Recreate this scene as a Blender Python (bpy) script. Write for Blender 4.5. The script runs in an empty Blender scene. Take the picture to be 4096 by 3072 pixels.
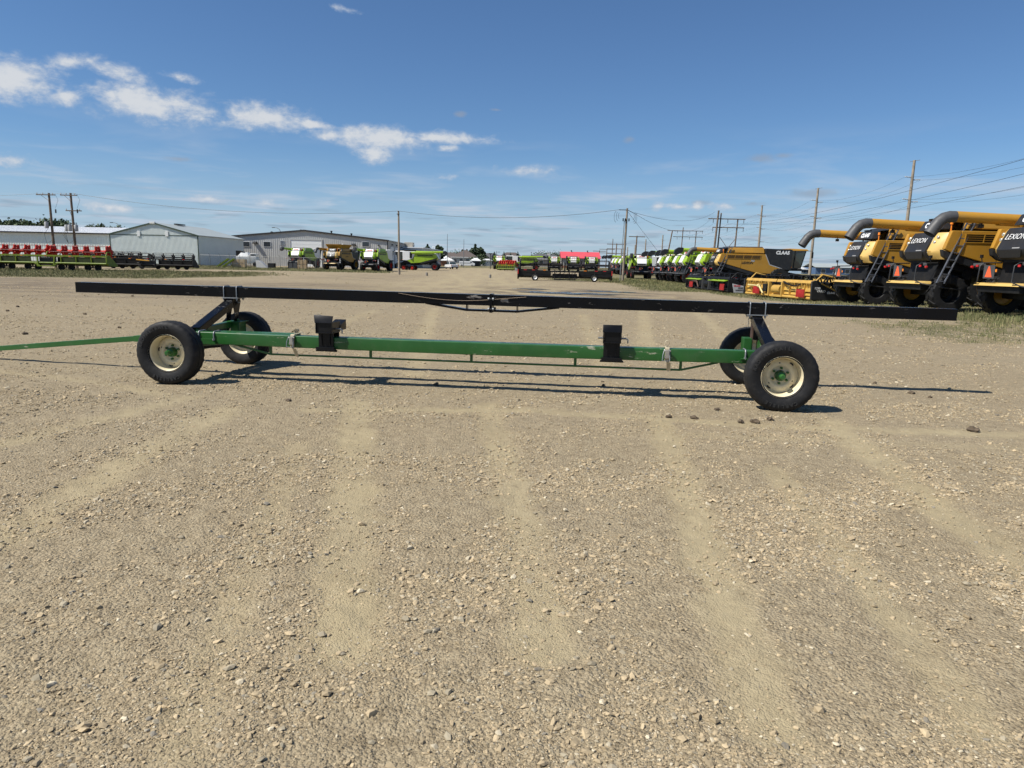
import bpy, bmesh, math, random
import numpy as np
from mathutils import Matrix, Vector
R = math.radians
rnd = random.Random(7)
sc = bpy.context.scene
col = sc.collection

# ------------------------------------------------------------------ camera
FPX, HOR, ROLL, CAMH = 2841.0, 1062.0, 0.021, 1.512
PITCH = math.atan((1536 - HOR) / FPX)
cam = bpy.data.cameras.new('camera')
cam.sensor_fit = 'HORIZONTAL'; cam.sensor_width = 36.0; cam.lens = 36.0 * FPX / 4096
cam.clip_start = 0.1; cam.clip_end = 9000
camo = bpy.data.objects.new('camera', cam); col.objects.link(camo)
_r = Vector((1, 0, 0)); _f = Vector((0, math.cos(PITCH), -math.sin(PITCH))); _u = Vector((0, math.sin(PITCH), math.cos(PITCH)))
_r2 = _r * math.cos(ROLL) + _u * math.sin(ROLL); _u2 = _u * math.cos(ROLL) - _r * math.sin(ROLL)
camo.matrix_world = Matrix(((_r2.x, _u2.x, -_f.x, 0), (_r2.y, _u2.y, -_f.y, 0), (_r2.z, _u2.z, -_f.z, CAMH), (0, 0, 0, 1)))
sc.camera = camo

# ------------------------------------------------------------------ sun, sky, exposure
SUNV = Vector((-0.722, -0.28, 1.0)).normalized()
SUN_EL = math.asin(SUNV.z)
sl = bpy.data.lights.new('sun', 'SUN'); sl.energy = 5.0; sl.angle = R(0.53); sl.color = (1.0, 0.955, 0.88)
so = bpy.data.objects.new('sun', sl); col.objects.link(so)
so.rotation_euler = SUNV.to_track_quat('Z', 'Y').to_euler(); so.location = (0, 0, 60)
sc.view_settings.view_transform = 'Standard'; sc.view_settings.look = 'None'
sc.view_settings.exposure = 0.36; sc.view_settings.gamma = 1.0
sc.view_settings.use_curve_mapping = False

world = bpy.data.worlds.new('World'); sc.world = world; world.use_nodes = True
world.cycles.sampling_method = 'NONE'
sc.cycles.adaptive_threshold = .02; sc.cycles.max_bounces = 5; sc.cycles.diffuse_bounces = 2; sc.cycles.glossy_bounces = 3; sc.cycles.transmission_bounces = 3; sc.cycles.transparent_max_bounces = 6
NT = world.node_tree; NT.nodes.clear()
def N(nt, t, **k):
    n = nt.nodes.new(t)
    for a, b in k.items(): setattr(n, a, b)
    return n
def mth(nt, op, a, b=None, c=None, clamp=False):
    n = nt.nodes.new('ShaderNodeMath'); n.operation = op; n.use_clamp = clamp
    for i, v in enumerate((a, b, c)):
        if v is None: continue
        if isinstance(v, (int, float)): n.inputs[i].default_value = v
        else: nt.links.new(v, n.inputs[i])
    return n.outputs[0]
def mixc(nt, f, a, b):
    n = nt.nodes.new('ShaderNodeMix'); n.data_type = 'RGBA'
    for i, v in ((0, f), (6, a), (7, b)):
        if isinstance(v, (int, float)): n.inputs[i].default_value = v
        elif isinstance(v, tuple): n.inputs[i].default_value = (*v[:3], 1)
        else: nt.links.new(v, n.inputs[i])
    return n.outputs[2]
def ramp(nt, f, lo, hi):
    n = nt.nodes.new('ShaderNodeMapRange'); n.interpolation_type = 'SMOOTHSTEP'
    nt.links.new(f, n.inputs[0]); n.inputs[1].default_value = lo; n.inputs[2].default_value = hi
    return n.outputs[0]
def noise(nt, vec, scale, detail=4, rough=.55, dist=0.0):
    n = nt.nodes.new('ShaderNodeTexNoise'); n.inputs['Scale'].default_value = scale
    n.inputs['Detail'].default_value = detail; n.inputs['Roughness'].default_value = rough
    n.inputs['Distortion'].default_value = dist
    if vec is not None: nt.links.new(vec, n.inputs['Vector'])
    return n.outputs['Fac']

def build_sky():
    nt = NT; L = nt.links.new
    sky = N(nt, 'ShaderNodeTexSky', sky_type='NISHITA', sun_disc=False)
    sky.sun_elevation = SUN_EL; sky.sun_rotation = math.atan2(SUNV.x, SUNV.y)
    sky.altitude = 500; sky.air_density = 1.0; sky.dust_density = 0.15; sky.ozone_density = 3.0
    tc = N(nt, 'ShaderNodeTexCoord'); sep = N(nt, 'ShaderNodeSeparateXYZ'); L(tc.outputs['Generated'], sep.inputs[0])
    x, y, z = sep.outputs
    az = mth(nt, 'MULTIPLY', mth(nt, 'ARCTAN2', x, y), 57.2958)
    el = mth(nt, 'MULTIPLY', mth(nt, 'ARCSINE', z), 57.2958)
    cmb = N(nt, 'ShaderNodeCombineXYZ'); L(az, cmb.inputs[0]); L(mth(nt, 'MULTIPLY', el, 1.6), cmb.inputs[1])
    uv = cmb.outputs[0]
    n1 = noise(nt, uv, .42, 6, .62, .2)
    n2 = noise(nt, uv, 1.5, 4, .6)
    # the row of cumulus: azimuth, elevation, half width, half height, slant, strength
    CL = [(-34.6, 10.9, 3.2, 1.25, .06, 1.0), (-31.0, 12.3, 1.7, .42, .22, .8), (-26.3, 10.35, 4.3, 1.15, -.06, 1.05), (-28.0, 12.0, 1.9, .55, -.15, .62),
          (-24.3, 12.25, 1.1, .32, -.05, .8), (-31.1, 10.25, 1.0, .5, 0, .85), (-18.6, 10.2, 2.7, .85, -.05, 1.05), (-15.6, 9.95, 2.1, .3, -.08, .8),
          (-14.6, 9.25, 1.3, .45, .0, .8), (-10.4, 9.2, 3.2, .9, -.03, 1.05), (-10.8, 8.2, 1.6, .75, .1, 1.0), (-5.6, 9.5, 3.6, .42, -.02, .85), (-5.2, 8.75, .9, .25, 0, .7),
          (1.3, 7.3, 2.1, .42, -.03, .62), (-5.4, 6.6, 1.2, .2, .1, .45), (-22.9, 4.25, 1.3, .3, 0, .8), (-18.8, 4.15, 1.1, .3, -.05, .75), (-28.7, 3.3, 1.7, .35, -.05, .75),
          (11.0, 4.75, .5, .3, 0, .8), (12.6, 4.7, 1.2, .3, 0, .85), (14.0, 4.75, .5, .38, 0, .8), (16.0, 4.8, 1.2, .33, 0, .75), (-35.2, 6.0, 2.2, .4, 0, .5), (-13.0, 17.7, .9, .2, -.1, .5),
          (48, 8, 6, 1.0, .05, .9), (62, 12, 5, 1.2, 0, .9), (-50, 12, 6, 1.4, .05, 1.0), (-64, 9, 6, 1.0, .05, .9)]
    cae = N(nt, 'ShaderNodeCombineXYZ'); L(az, cae.inputs[0]); L(el, cae.inputs[1])
    def blob(a0, e0, wa, we, sl_=0.0):
        mp_ = N(nt, 'ShaderNodeMapping', vector_type='TEXTURE'); mp_.inputs['Location'].default_value = (a0, e0, 0); mp_.inputs['Rotation'].default_value = (0, 0, math.atan(sl_)); mp_.inputs['Scale'].default_value = (wa, we, 1)
        L(cae.outputs[0], mp_.inputs[0]); ln = N(nt, 'ShaderNodeVectorMath', operation='LENGTH'); L(mp_.outputs[0], ln.inputs[0]); return ln.outputs['Value']
    m = None
    for a0, e0, wa, we, sl_, st in CL:
        g = mth(nt, 'MULTIPLY_ADD', blob(a0, e0, wa, we, sl_), -.76 * st, 1.04 * st)
        m = g if m is None else mth(nt, 'SMOOTH_MAX', m, g, .06)
    m = mth(nt, 'MAXIMUM', m, -1.2)
    d = mth(nt, 'ADD', m, mth(nt, 'MULTIPLY', mth(nt, 'SUBTRACT', n1, .5), 1.9))
    d = mth(nt, 'ADD', d, mth(nt, 'MULTIPLY', mth(nt, 'SUBTRACT', n2, .5), .55))
    cum = ramp(nt, d, -.04, .85)
    # thin layers everywhere, on a high flat sheet seen in perspective
    inv = mth(nt, 'DIVIDE', 1.0, mth(nt, 'ADD', mth(nt, 'MAXIMUM', z, 0.0), .035))
    c2 = N(nt, 'ShaderNodeCombineXYZ'); L(mth(nt, 'MULTIPLY', x, inv), c2.inputs[0]); L(mth(nt, 'MULTIPLY', y, inv), c2.inputs[1])
    n3 = noise(nt, c2.outputs[0], .75, 4, .58, .3)
    low = mth(nt, 'SUBTRACT', 1.0, ramp(nt, el, 3.0, 11.0))
    far = mth(nt, 'MULTIPLY', ramp(nt, n3, .46, .72), low)
    mp = N(nt, 'ShaderNodeMapping'); mp.inputs['Scale'].default_value = (.22, 1.25, 1); mp.inputs['Location'].default_value = (3.3, 1.7, 0); L(uv, mp.inputs[0])
    n4 = noise(nt, mp.outputs[0], 1.0, 3, .55)
    low2 = mth(nt, 'MULTIPLY', mth(nt, 'SUBTRACT', 1.0, ramp(nt, el, 2.5, 6.2)), ramp(nt, el, -.5, .8))
    dark = mth(nt, 'MULTIPLY', mth(nt, 'MULTIPLY', ramp(nt, n4, .52, .70), low2), .55)
    # single grey shreds
    G = [(18.2, 8.1, 2.0, .5), (19.8, 8.25, 1.0, .35), (22.0, 5.6, 2.2, .5), (14.2, 5.0, 1.3, .33), (18.0, 4.9, 1.4, .3), (-24.6, 6.9, 1.6, .3), (-4.4, 11.2, .8, .35), (-1.6, 11.6, .9, .2), (8.6, 9.6, .8, .4)]
    gm = None
    for a0, e0, wa, we in G:
        g = mth(nt, 'MULTIPLY_ADD', blob(a0, e0, wa, we), -1.4, 1.3)
        gm = g if gm is None else mth(nt, 'MAXIMUM', gm, g)
    gm = mth(nt, 'MAXIMUM', gm, -1.5)
    grey = mth(nt, 'MULTIPLY', ramp(nt, mth(nt, 'ADD', gm, mth(nt, 'MULTIPLY', mth(nt, 'SUBTRACT', n1, .5), 2.4)), .1, 1.2), .5)
    tint = N(nt, 'ShaderNodeMix', data_type='RGBA', blend_type='MULTIPLY'); tint.inputs[0].default_value = 1.0
    L(sky.outputs[0], tint.inputs[6]); tint.inputs[7].default_value = (.80, 1.02, 1.24, 1)
    c = mixc(nt, mth(nt, 'MULTIPLY', mth(nt, 'SUBTRACT', 1.0, ramp(nt, el, -1.0, 9.0)), .75), tint.outputs[2], (5.0, 6.4, 8.3))
    c = mixc(nt, dark, c, (3.0, 3.8, 4.9))
    c = mixc(nt, mth(nt, 'MULTIPLY', far, .85), c, (6.4, 7.3, 8.6))
    c = mixc(nt, grey, c, (3.9, 4.3, 5.0))
    shade = ramp(nt, mth(nt, 'ADD', d, mth(nt, 'MULTIPLY', n2, .9)), .45, 1.5)
    white = mixc(nt, shade, (5.4, 6.4, 7.9), (8.3, 8.6, 9.0))
    c = mixc(nt, mth(nt, 'MULTIPLY', cum, .94), c, white)
    bg = N(nt, 'ShaderNodeBackground'); bg.inputs['Strength'].default_value = .064
    L(c, bg.inputs[0]); out = N(nt, 'ShaderNodeOutputWorld'); L(bg.outputs[0], out.inputs[0])
build_sky()

# ------------------------------------------------------------------ pixel of the photograph + distance -> point of the place
def ray(px, py):
    X, Y = px - 2048, py - 1536
    a = X * math.cos(ROLL) + Y * math.sin(ROLL); b = -X * math.sin(ROLL) + Y * math.cos(ROLL)
    cp, sp = math.cos(PITCH), math.sin(PITCH)
    return (a / FPX, (FPX * cp - b * sp) / FPX, (-FPX * sp - b * cp) / FPX)
def at(px, py, Y):
    d = ray(px, py); t = Y / d[1]
    return Vector((d[0] * t, Y, CAMH + d[2] * t))
def xat(px, Y): return (at(px, 1062 + .021 * (px - 2048), Y)).x

# terrain: gentle swells read off where things stand
CTRL = [(3990, 1270, 26), (3640, 1224, 30), (3250, 1208, 40), (2990, 1183, 48), (2919, 1174, 53), (2743, 1163, 60), (2950, 1158, 70), (2732, 1136, 84),
        (2570, 1122, 116), (2143, 1120, 78), (2371, 1127, 78), (2490, 1122, 88), (1707, 1102, 91), (1961, 1110, 86), (1597, 1097, 95), (1552, 1069, 165), (900, 1062, 160),
        (1711, 1080, 148), (1480, 1090, 123), (1290, 1084, 127), (795, 1057, 137), (440, 1050, 138), (380, 1088, 86), (100, 1080, 86), (600, 1076, 100), (2000, 1085, 200), (2300, 1084, 190),
        (1805, 1076, 185), (1860, 1064, 250), (3300, 1098, 250), (2320, 1066, 260), (2460, 1098, 150)]
_CT = []
for px_, py_, Y_ in CTRL:
    p_ = at(px_, py_, Y_); _CT.append((p_.x, p_.y, p_.z, 3.0 + .14 * Y_))
_CA = np.array(_CT)
def gz_arr(x, y):
    x = np.asarray(x, float); y = np.asarray(y, float)
    num = np.zeros_like(x); den = np.full_like(x, .12)
    for cx, cy, cz, s in _CT:
        w = np.exp(-((x - cx) ** 2 + (y - cy) ** 2) / (2 * s * s))
        num += w * cz; den += w
    return num / den
def gz(x, y): return float(gz_arr(np.array([x]), np.array([y]))[0])

# ------------------------------------------------------------------ materials
MATS = {}
def mat(name, color, rough=.5, metal=0.0, var=.12, vscale=3.0, spec=.5, bump=0.0, bscale=40.0, dirt=0.0, dirtc=(.25, .21, .15), chips=0.0, chipc=(.5, .45, .38), alpha=1.0, trans=0.0, coat=0.0, emit=0.0):
    if name in MATS: return MATS[name]
    m = bpy.data.materials.new(name); m.use_nodes = True; nt = m.node_tree; b = nt.nodes['Principled BSDF']; L = nt.links.new
    tc = N(nt, 'ShaderNodeTexCoord'); v = tc.outputs['Object']
    c = None
    nz = noise(nt, v, vscale, 5, .6)
    dk = tuple(x * (1 - var) for x in color); lt = tuple(min(1, x * (1 + var)) for x in color)
    c = mixc(nt, ramp(nt, nz, .25, .75), dk, lt)
    if dirt:
        nd = noise(nt, v, vscale * 1.7 + .7, 7, .66)
        c = mixc(nt, mth(nt, 'MULTIPLY', ramp(nt, nd, .48, .75), dirt), c, dirtc)
    if chips:
        mp = N(nt, 'ShaderNodeMapping'); mp.inputs['Scale'].default_value = (.55, 1, 2.2); L(v, mp.inputs[0])
        nc = noise(nt, mp.outputs[0], 9.0, 6, .7); ncc = noise(nt, v, 1.6, 2, .5)
        c = mixc(nt, mth(nt, 'MULTIPLY', mth(nt, 'MULTIPLY', ramp(nt, nc, .60, .66), ramp(nt, ncc, .48, .62)), chips), c, chipc)
    L(c, b.inputs['Base Color'])
    b.inputs['Metallic'].default_value = metal; b.inputs['Specular IOR Level'].default_value = spec
    rr = mth(nt, 'ADD', mth(nt, 'MULTIPLY', mth(nt, 'SUBTRACT', noise(nt, v, vscale * 2.3, 4, .6), .5), .35), rough, clamp=True)
    L(rr, b.inputs['Roughness'])
    if coat: b.inputs['Coat Weight'].default_value = coat; b.inputs['Coat Roughness'].default_value = .15
    if trans: b.inputs['Transmission Weight'].default_value = trans
    if alpha < 1: b.inputs['Alpha'].default_value = alpha
    if bump:
        bn = N(nt, 'ShaderNodeBump'); bn.inputs['Strength'].default_value = bump; bn.inputs['Distance'].default_value = .02
        L(noise(nt, v, bscale, 4, .6), bn.inputs['Height']); L(bn.outputs[0], b.inputs['Normal'])
    MATS[name] = m
    return m
green = mat('green_paint', (.019, .098, .019), .38, var=.12, spec=.4, dirt=.25, dirtc=(.10, .13, .07), chips=.8, chipc=(.42, .40, .30), coat=.15)
black = mat('black_paint', (.0032, .0036, .0052), .22, var=.3, spec=.20, dirt=.05, dirtc=(.03, .027, .024), chips=.8, chipc=(.28, .25, .22))
blackm = mat('black_bracket_paint', (.006, .006, .0065), .36, var=.3, spec=.25, dirt=.10, dirtc=(.03, .027, .024))
rustp = mat('rusty_steel', (.09, .05, .035), .7, var=.35, vscale=9)
rubber = mat('tyre_rubber', (.012, .012, .0125), .66, var=.25, vscale=6, spec=.3, dirt=.40, dirtc=(.055, .050, .043), bump=.15, bscale=60)
cream = mat('cream_wheel_paint', (.72, .63, .42), .42, var=.06, dirt=.45, dirtc=(.36, .28, .16), vscale=7)
steel = mat('galvanised_steel', (.27, .28, .28), .45, metal=.6, var=.15, vscale=12)
web = mat('cream_webbing', (.46, .40, .27), .85, var=.15, vscale=14)
yelo = mat('yellow_paint', (.42, .215, .024), .42, var=.08, dirt=.30, dirtc=(.36, .24, .08), vscale=1.1)
yelc = mat('pale_yellow_plastic', (.60, .40, .12), .45, var=.05, dirt=.15, dirtc=(.5, .38, .2), vscale=1.2)
hyel = mat('header_yellow_paint', (.50, .30, .06), .5, var=.15, dirt=.5, dirtc=(.30, .20, .10), vscale=2)
char = mat('charcoal_plastic', (.022, .023, .025), .45, var=.15, spec=.35, dirt=.25, dirtc=(.09, .08, .065), vscale=1.5)
dark = mat('dark_machinery', (.007, .007, .007), .6, var=.4, spec=.3, dirt=.35, dirtc=(.032, .028, .022), vscale=2.5)
darkg = mat('grey_plastic', (.065, .065, .066), .55, var=.12, dirt=.2, dirtc=(.15, .13, .1))
lime = mat('lime_paint', (.28, .43, .022), .38, var=.06, dirt=.12, dirtc=(.33, .38, .08), vscale=1.1)
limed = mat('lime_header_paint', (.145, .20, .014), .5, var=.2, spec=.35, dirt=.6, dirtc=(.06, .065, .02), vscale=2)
whit = mat('white_panel', (.78, .78, .75), .4, var=.04, dirt=.15, dirtc=(.55, .52, .45), vscale=1.4)
red = mat('red_paint', (.50, .026, .014), .6, spec=.25, var=.12, dirt=.25, dirtc=(.28, .05, .03), vscale=3)
redt = mat('red_print', (.55, .02, .02), .5, var=.05)
redp = mat('red_guard_plastic', (.50, .045, .040), .5, var=.15)
smv = mat('orange_reflector', (.95, .13, .04), .45, var=.05)
lampr = mat('red_lamp_plastic', (.5, .02, .02), .25, var=.1)
lampo = mat('amber_lamp_plastic', (.85, .25, .02), .25, var=.1)
lens = mat('lamp_glass', (.55, .53, .45), .15, metal=.4, var=.1)
glass = mat('cab_glass', (.035, .055, .055), .06, var=.1, spec=.8)
ladm = mat('ladder_steel', (.12, .13, .15), .45, metal=.3, var=.15)
prn_w = mat('white_print', (.80, .80, .78), .5, var=.03)
prn_g = mat('grey_print', (.42, .42, .42), .5, var=.05)
prn_k = mat('black_print', (.012, .012, .012), .5, var=.05)
embos = mat('embossed_rubber', (.024, .0235, .0225), .6, var=.2)
greysh = mat('light_grey_plastic', (.42, .42, .41), .5, var=.08, dirt=.25, dirtc=(.3, .27, .22))
wood = mat('weathered_pole_wood', (.16, .115, .08), .85, var=.3, vscale=2, bump=.3, bscale=12)
woodl = mat('pale_pole_wood', (.27, .225, .17), .85, var=.25, vscale=2, bump=.3, bscale=12)
crate = mat('crate_timber', (.52, .38, .22), .8, var=.2, vscale=2)
wire = mat('wire_metal', (.05, .05, .05), .5, metal=.4)
conc = mat('concrete', (.24, .22, .19), .9, var=.2, vscale=5)
sidw = mat('pale_metal_siding', (.76, .80, .75), .42, var=.04, vscale=.4, dirt=.12, dirtc=(.5, .5, .45))
sidg = mat('grey_metal_siding', (.46, .46, .44), .45, var=.05, vscale=.4, dirt=.15, dirtc=(.28, .27, .24))
roofw = mat('white_metal_roof', (.82, .83, .83), .4, var=.03, vscale=.3)
roofg = mat('grey_metal_roof', (.36, .39, .37), .45, var=.05, vscale=.3)
trimd = mat('dark_green_trim', (.05, .075, .05), .5)
trimk = mat('dark_brown_trim', (.035, .03, .028), .5)
doorw = mat('white_door_panel', (.78, .79, .77), .45, var=.04)
pane_m = mat('window_pane', (.03, .035, .04), .08, var=.2, spec=.7)
hwall = mat('house_siding', (.60, .57, .50), .7, var=.06)
hroof = mat('brown_shingles', (.10, .08, .07), .9, var=.2)
hroof2 = mat('grey_shingles', (.085, .088, .095), .9, var=.2)
brickm = mat('brown_cladding', (.25, .11, .06), .85, var=.15)
rroof = mat('red_metal_roof', (.62, .085, .10), .45, var=.06, vscale=.3)
stucco = mat('grey_stucco', (.30, .29, .265), .85, var=.06)
bluew = mat('blue_metal_wall', (.075, .13, .23), .5, var=.08)
leafd = mat('dark_leaves', (.035, .060, .022), .7, var=.35, vscale=.5)
leafm = mat('green_leaves', (.055, .085, .028), .7, var=.35, vscale=.5)
leafs = mat('spruce_needles', (.024, .045, .028), .75, var=.35, vscale=.6)
bark = mat('tree_bark', (.07, .05, .035), .9, var=.2)
clodm = mat('dark_dirt', (.105, .078, .050), .95, var=.35, vscale=30, bump=.6, bscale=60)
carw = mat('white_car_paint', (.75, .75, .74), .25, var=.02, coat=.5)

# ------------------------------------------------------------------ mesh building
def basis(d):
    d = Vector(d).normalized(); a = Vector((0, 0, 1)) if abs(d.z) < .9 else Vector((1, 0, 0))
    u = d.cross(a).normalized(); return d, u, u.cross(d).normalized()
class MB:
    def __init__(s): s.v = []; s.f = []
    def add(s, vs, fs):
        o = len(s.v); s.v += [tuple(v) for v in vs]; s.f += [tuple(i + o for i in f) for f in fs]; return s
    def box(s, x0, x1, y0, y1, z0, z1):
        vs = [(x, y, z) for z in (z0, z1) for y in (y0, y1) for x in (x0, x1)]
        return s.add(vs, [(0, 2, 3, 1), (4, 5, 7, 6), (0, 1, 5, 4), (2, 6, 7, 3), (0, 4, 6, 2), (1, 3, 7, 5)])
    def hexa(s, p):   # 8 points: bottom 4 (ccw from above), top 4
        return s.add(p, [(3, 2, 1, 0), (4, 5, 6, 7), (0, 1, 5, 4), (1, 2, 6, 5), (2, 3, 7, 6), (3, 0, 4, 7)])
    def bar(s, p, q, w, h, up=(0, 0, 1)):
        p, q = Vector(p), Vector(q); d = (q - p).normalized(); up = Vector(up)
        if abs(d.dot(up)) > .97: up = Vector((1, 0, 0))
        sd = d.cross(up).normalized() * w / 2; u = sd.cross(d).normalized() * h / 2
        pts = [p - sd - u, p + sd - u, p + sd + u, p - sd + u, q - sd - u, q + sd - u, q + sd + u, q - sd + u]
        return s.add(pts, [(0, 1, 2, 3), (7, 6, 5, 4), (4, 5, 1, 0), (5, 6, 2, 1), (6, 7, 3, 2), (7, 4, 0, 3)])
    def tube(s, p, q, r, n=10, r2=None, cap=True):
        p, q = Vector(p), Vector(q); d, u, w = basis(q - p); r2 = r if r2 is None else r2
        vs = []
        for c, rr in ((p, r), (q, r2)):
            vs += [c + (u * math.cos(2 * math.pi * i / n) + w * math.sin(2 * math.pi * i / n)) * rr for i in range(n)]
        fs = [(i, n + i, n + (i + 1) % n, (i + 1) % n) for i in range(n)]
        if cap: fs += [tuple(range(n)), tuple(range(2 * n - 1, n - 1, -1))]
        return s.add(vs, fs)
    def poly(s, pts, r, n=8, radii=None, cap=True):
        pts = [Vector(p) for p in pts]; vs = []; k = len(pts); u = None
        for i, p in enumerate(pts):
            d = (pts[min(i + 1, k - 1)] - pts[max(i - 1, 0)]).normalized()
            if u is None: _, u, w = basis(d)
            else:
                u = (u - d * u.dot(d)).normalized(); w = u.cross(d).normalized()
            w = d.cross(u).normalized()
            rr = radii[i] if radii else r
            vs += [p + (u * math.cos(2 * math.pi * j / n) + w * math.sin(2 * math.pi * j / n)) * rr for j in range(n)]
        fs = []
        for i in range(k - 1):
            fs += [(i * n + j, i * n + (j + 1) % n, (i + 1) * n + (j + 1) % n, (i + 1) * n + j) for j in range(n)]
        if cap: fs += [tuple(range(n - 1, -1, -1)), tuple((k - 1) * n + j for j in range(n))]
        return s.add(vs, fs)
    def prism(s, poly, a, b, axis='y'):
        n = len(poly)
        f = {'y': lambda p, t: (p[0], t, p[1]), 'x': lambda p, t: (t, p[0], p[1]), 'z': lambda p, t: (p[0], p[1], t)}[axis]
        vs = [f(p, a) for p in poly] + [f(p, b) for p in poly]
        return s.add(vs, [tuple(range(n)), tuple(range(2 * n - 1, n - 1, -1))] + [(i, n + i, n + (i + 1) % n, (i + 1) % n) for i in range(n)])
    def lathe(s, prof, n=32, axis='y', c=(0, 0, 0), closed=False, mod=None):
        m = len(prof); vs = []
        for i in range(n):
            a = 2 * math.pi * i / n
            for k, (r, t) in enumerate(prof):
                rr = mod(i, k, r) if mod else r
                ca, sa = rr * math.cos(a), rr * math.sin(a)
                vs.append({'y': (c[0] + ca, c[1] + t, c[2] + sa), 'x': (c[0] + t, c[1] + ca, c[2] + sa), 'z': (c[0] + ca, c[1] + sa, c[2] + t)}[axis])
        fs = []
        for i in range(n):
            j = (i + 1) % n
            for k in range(m if closed else m - 1):
                l = (k + 1) % m
                fs.append((i * m + k, j * m + k, j * m + l, i * m + l))
        return s.add(vs, fs)
    def sheet(s, rows):
        n = len(rows[0]); vs = [p for r in rows for p in r]
        return s.add(vs, [(i * n + j, i * n + j + 1, (i + 1) * n + j + 1, (i + 1) * n + j) for i in range(len(rows) - 1) for j in range(n - 1)])
    def mesh(s, name, m, smooth=None, bevel=0.0, seg=2):
        me = bpy.data.meshes.new(name); me.from_pydata(s.v, [], s.f)
        bm = bmesh.new(); bm.from_mesh(me)
        bmesh.ops.recalc_face_normals(bm, faces=bm.faces)
        if bevel:
            ed = [e for e in bm.edges if len(e.link_faces) == 2 and e.calc_face_angle(0) > .5]
            bmesh.ops.bevel(bm, geom=ed, offset=bevel, segments=seg, profile=.6, affect='EDGES', clamp_overlap=True)
        bm.to_mesh(me); bm.free()
        if smooth or bevel:
            me.polygons.foreach_set('use_smooth', [True] * len(me.polygons))
            me.set_sharp_from_angle(angle=R(smooth or 16))
        if m: me.materials.append(m)
        return me
    def build(s, name, m, parent=None, smooth=None, bevel=0.0, seg=2, stuff=False):
        return link(name, s.mesh(name, m, smooth, bevel, seg), parent, stuff)
def link(name, me, parent=None, stuff=False):
    o = bpy.data.objects.new(name, me); col.objects.link(o)
    if parent is not None: o.parent = parent
    if stuff: o['kind'] = 'stuff'
    return o
def tag(o, label=None, cat=None, group=None, kind=None):
    if label: o['label'] = label
    if cat: o['category'] = cat
    if group: o['group'] = group
    if kind: o['kind'] = kind
    return o
def empty(name, loc=(0, 0, 0), rz=0.0, label=None, cat=None, group=None):
    o = bpy.data.objects.new(name, None); col.objects.link(o); o.location = loc; o.rotation_euler = (0, 0, rz); o.empty_display_size = .3
    return tag(o, label, cat, group)
def copy_tree(o, parent=None):
    c = o.copy(); col.objects.link(c); c.parent = parent
    for ch in KIDS(o): copy_tree(ch, c)
    return c
def KIDS(o): return list(o.children)
def put(o, loc, rz=0.0, label=None, group=None):
    o.location = loc; o.rotation_euler = (0, 0, rz)
    if label: o['label'] = label
    if group: o['group'] = group
    return o

# lettering as flat mesh, made first while the scene is still empty
TXT = {}
def make_texts(items):
    tmp = []
    for key, body, size, shear, off in items:
        c = bpy.data.curves.new(key, 'FONT'); c.body = body; c.size = size; c.shear = shear; c.offset = off
        c.align_x = 'CENTER'; c.align_y = 'CENTER'; c.resolution_u = 3; c.extrude = .003
        o = bpy.data.objects.new(key, c); col.objects.link(o); tmp.append((key, o))
    dg = bpy.context.evaluated_depsgraph_get(); dg.update()
    for key, o in tmp:
        me = bpy.data.meshes.new_from_object(o.evaluated_get(dg)); TXT[key] = me
    for key, o in tmp:
        c = o.data; bpy.data.objects.remove(o); bpy.data.curves.remove(c)
make_texts([('lexion', 'LEXION', .28, .22, -.002), ('lexion_s', 'LEXION', .26, .22, .006), ('claas', 'CLAAS', .34, .12, .018), ('claas_s', 'CLAAS', .24, .12, .012), ('760', '760', .24, .15, .01), ('two', '2', .62, 0, .02),
            ('1230', '1230', .18, .15, .002), ('vario', 'VARIO', .18, .15, .002), ('1050', '1050', .2, .15, .004), ('sunspeed', 'SUMVARIO', .13, .1, .004), ('claas_h', 'CLAAS', .16, .12, .008)] +
           [('L_' + ch, ch, .05, 0, .002) for ch in 'CARLISEDT'])
_tm = {}
def text(key, m, parent, pos, right, up, name='lettering', scale=1.0):
    k = (key, m.name)
    if k not in _tm:
        me = TXT[key].copy(); me.materials.clear(); me.materials.append(m); _tm[k] = me
    o = link(name, _tm[k], parent)
    r = Vector(right).normalized(); u = Vector(up).normalized(); n = r.cross(u); 
    o.matrix_basis = Matrix(((r.x * scale, u.x * scale, n.x * scale, pos[0]), (r.y * scale, u.y * scale, n.y * scale, pos[1]), (r.z * scale, u.z * scale, n.z * scale, pos[2]), (0, 0, 0, 1)))
    return o
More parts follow.
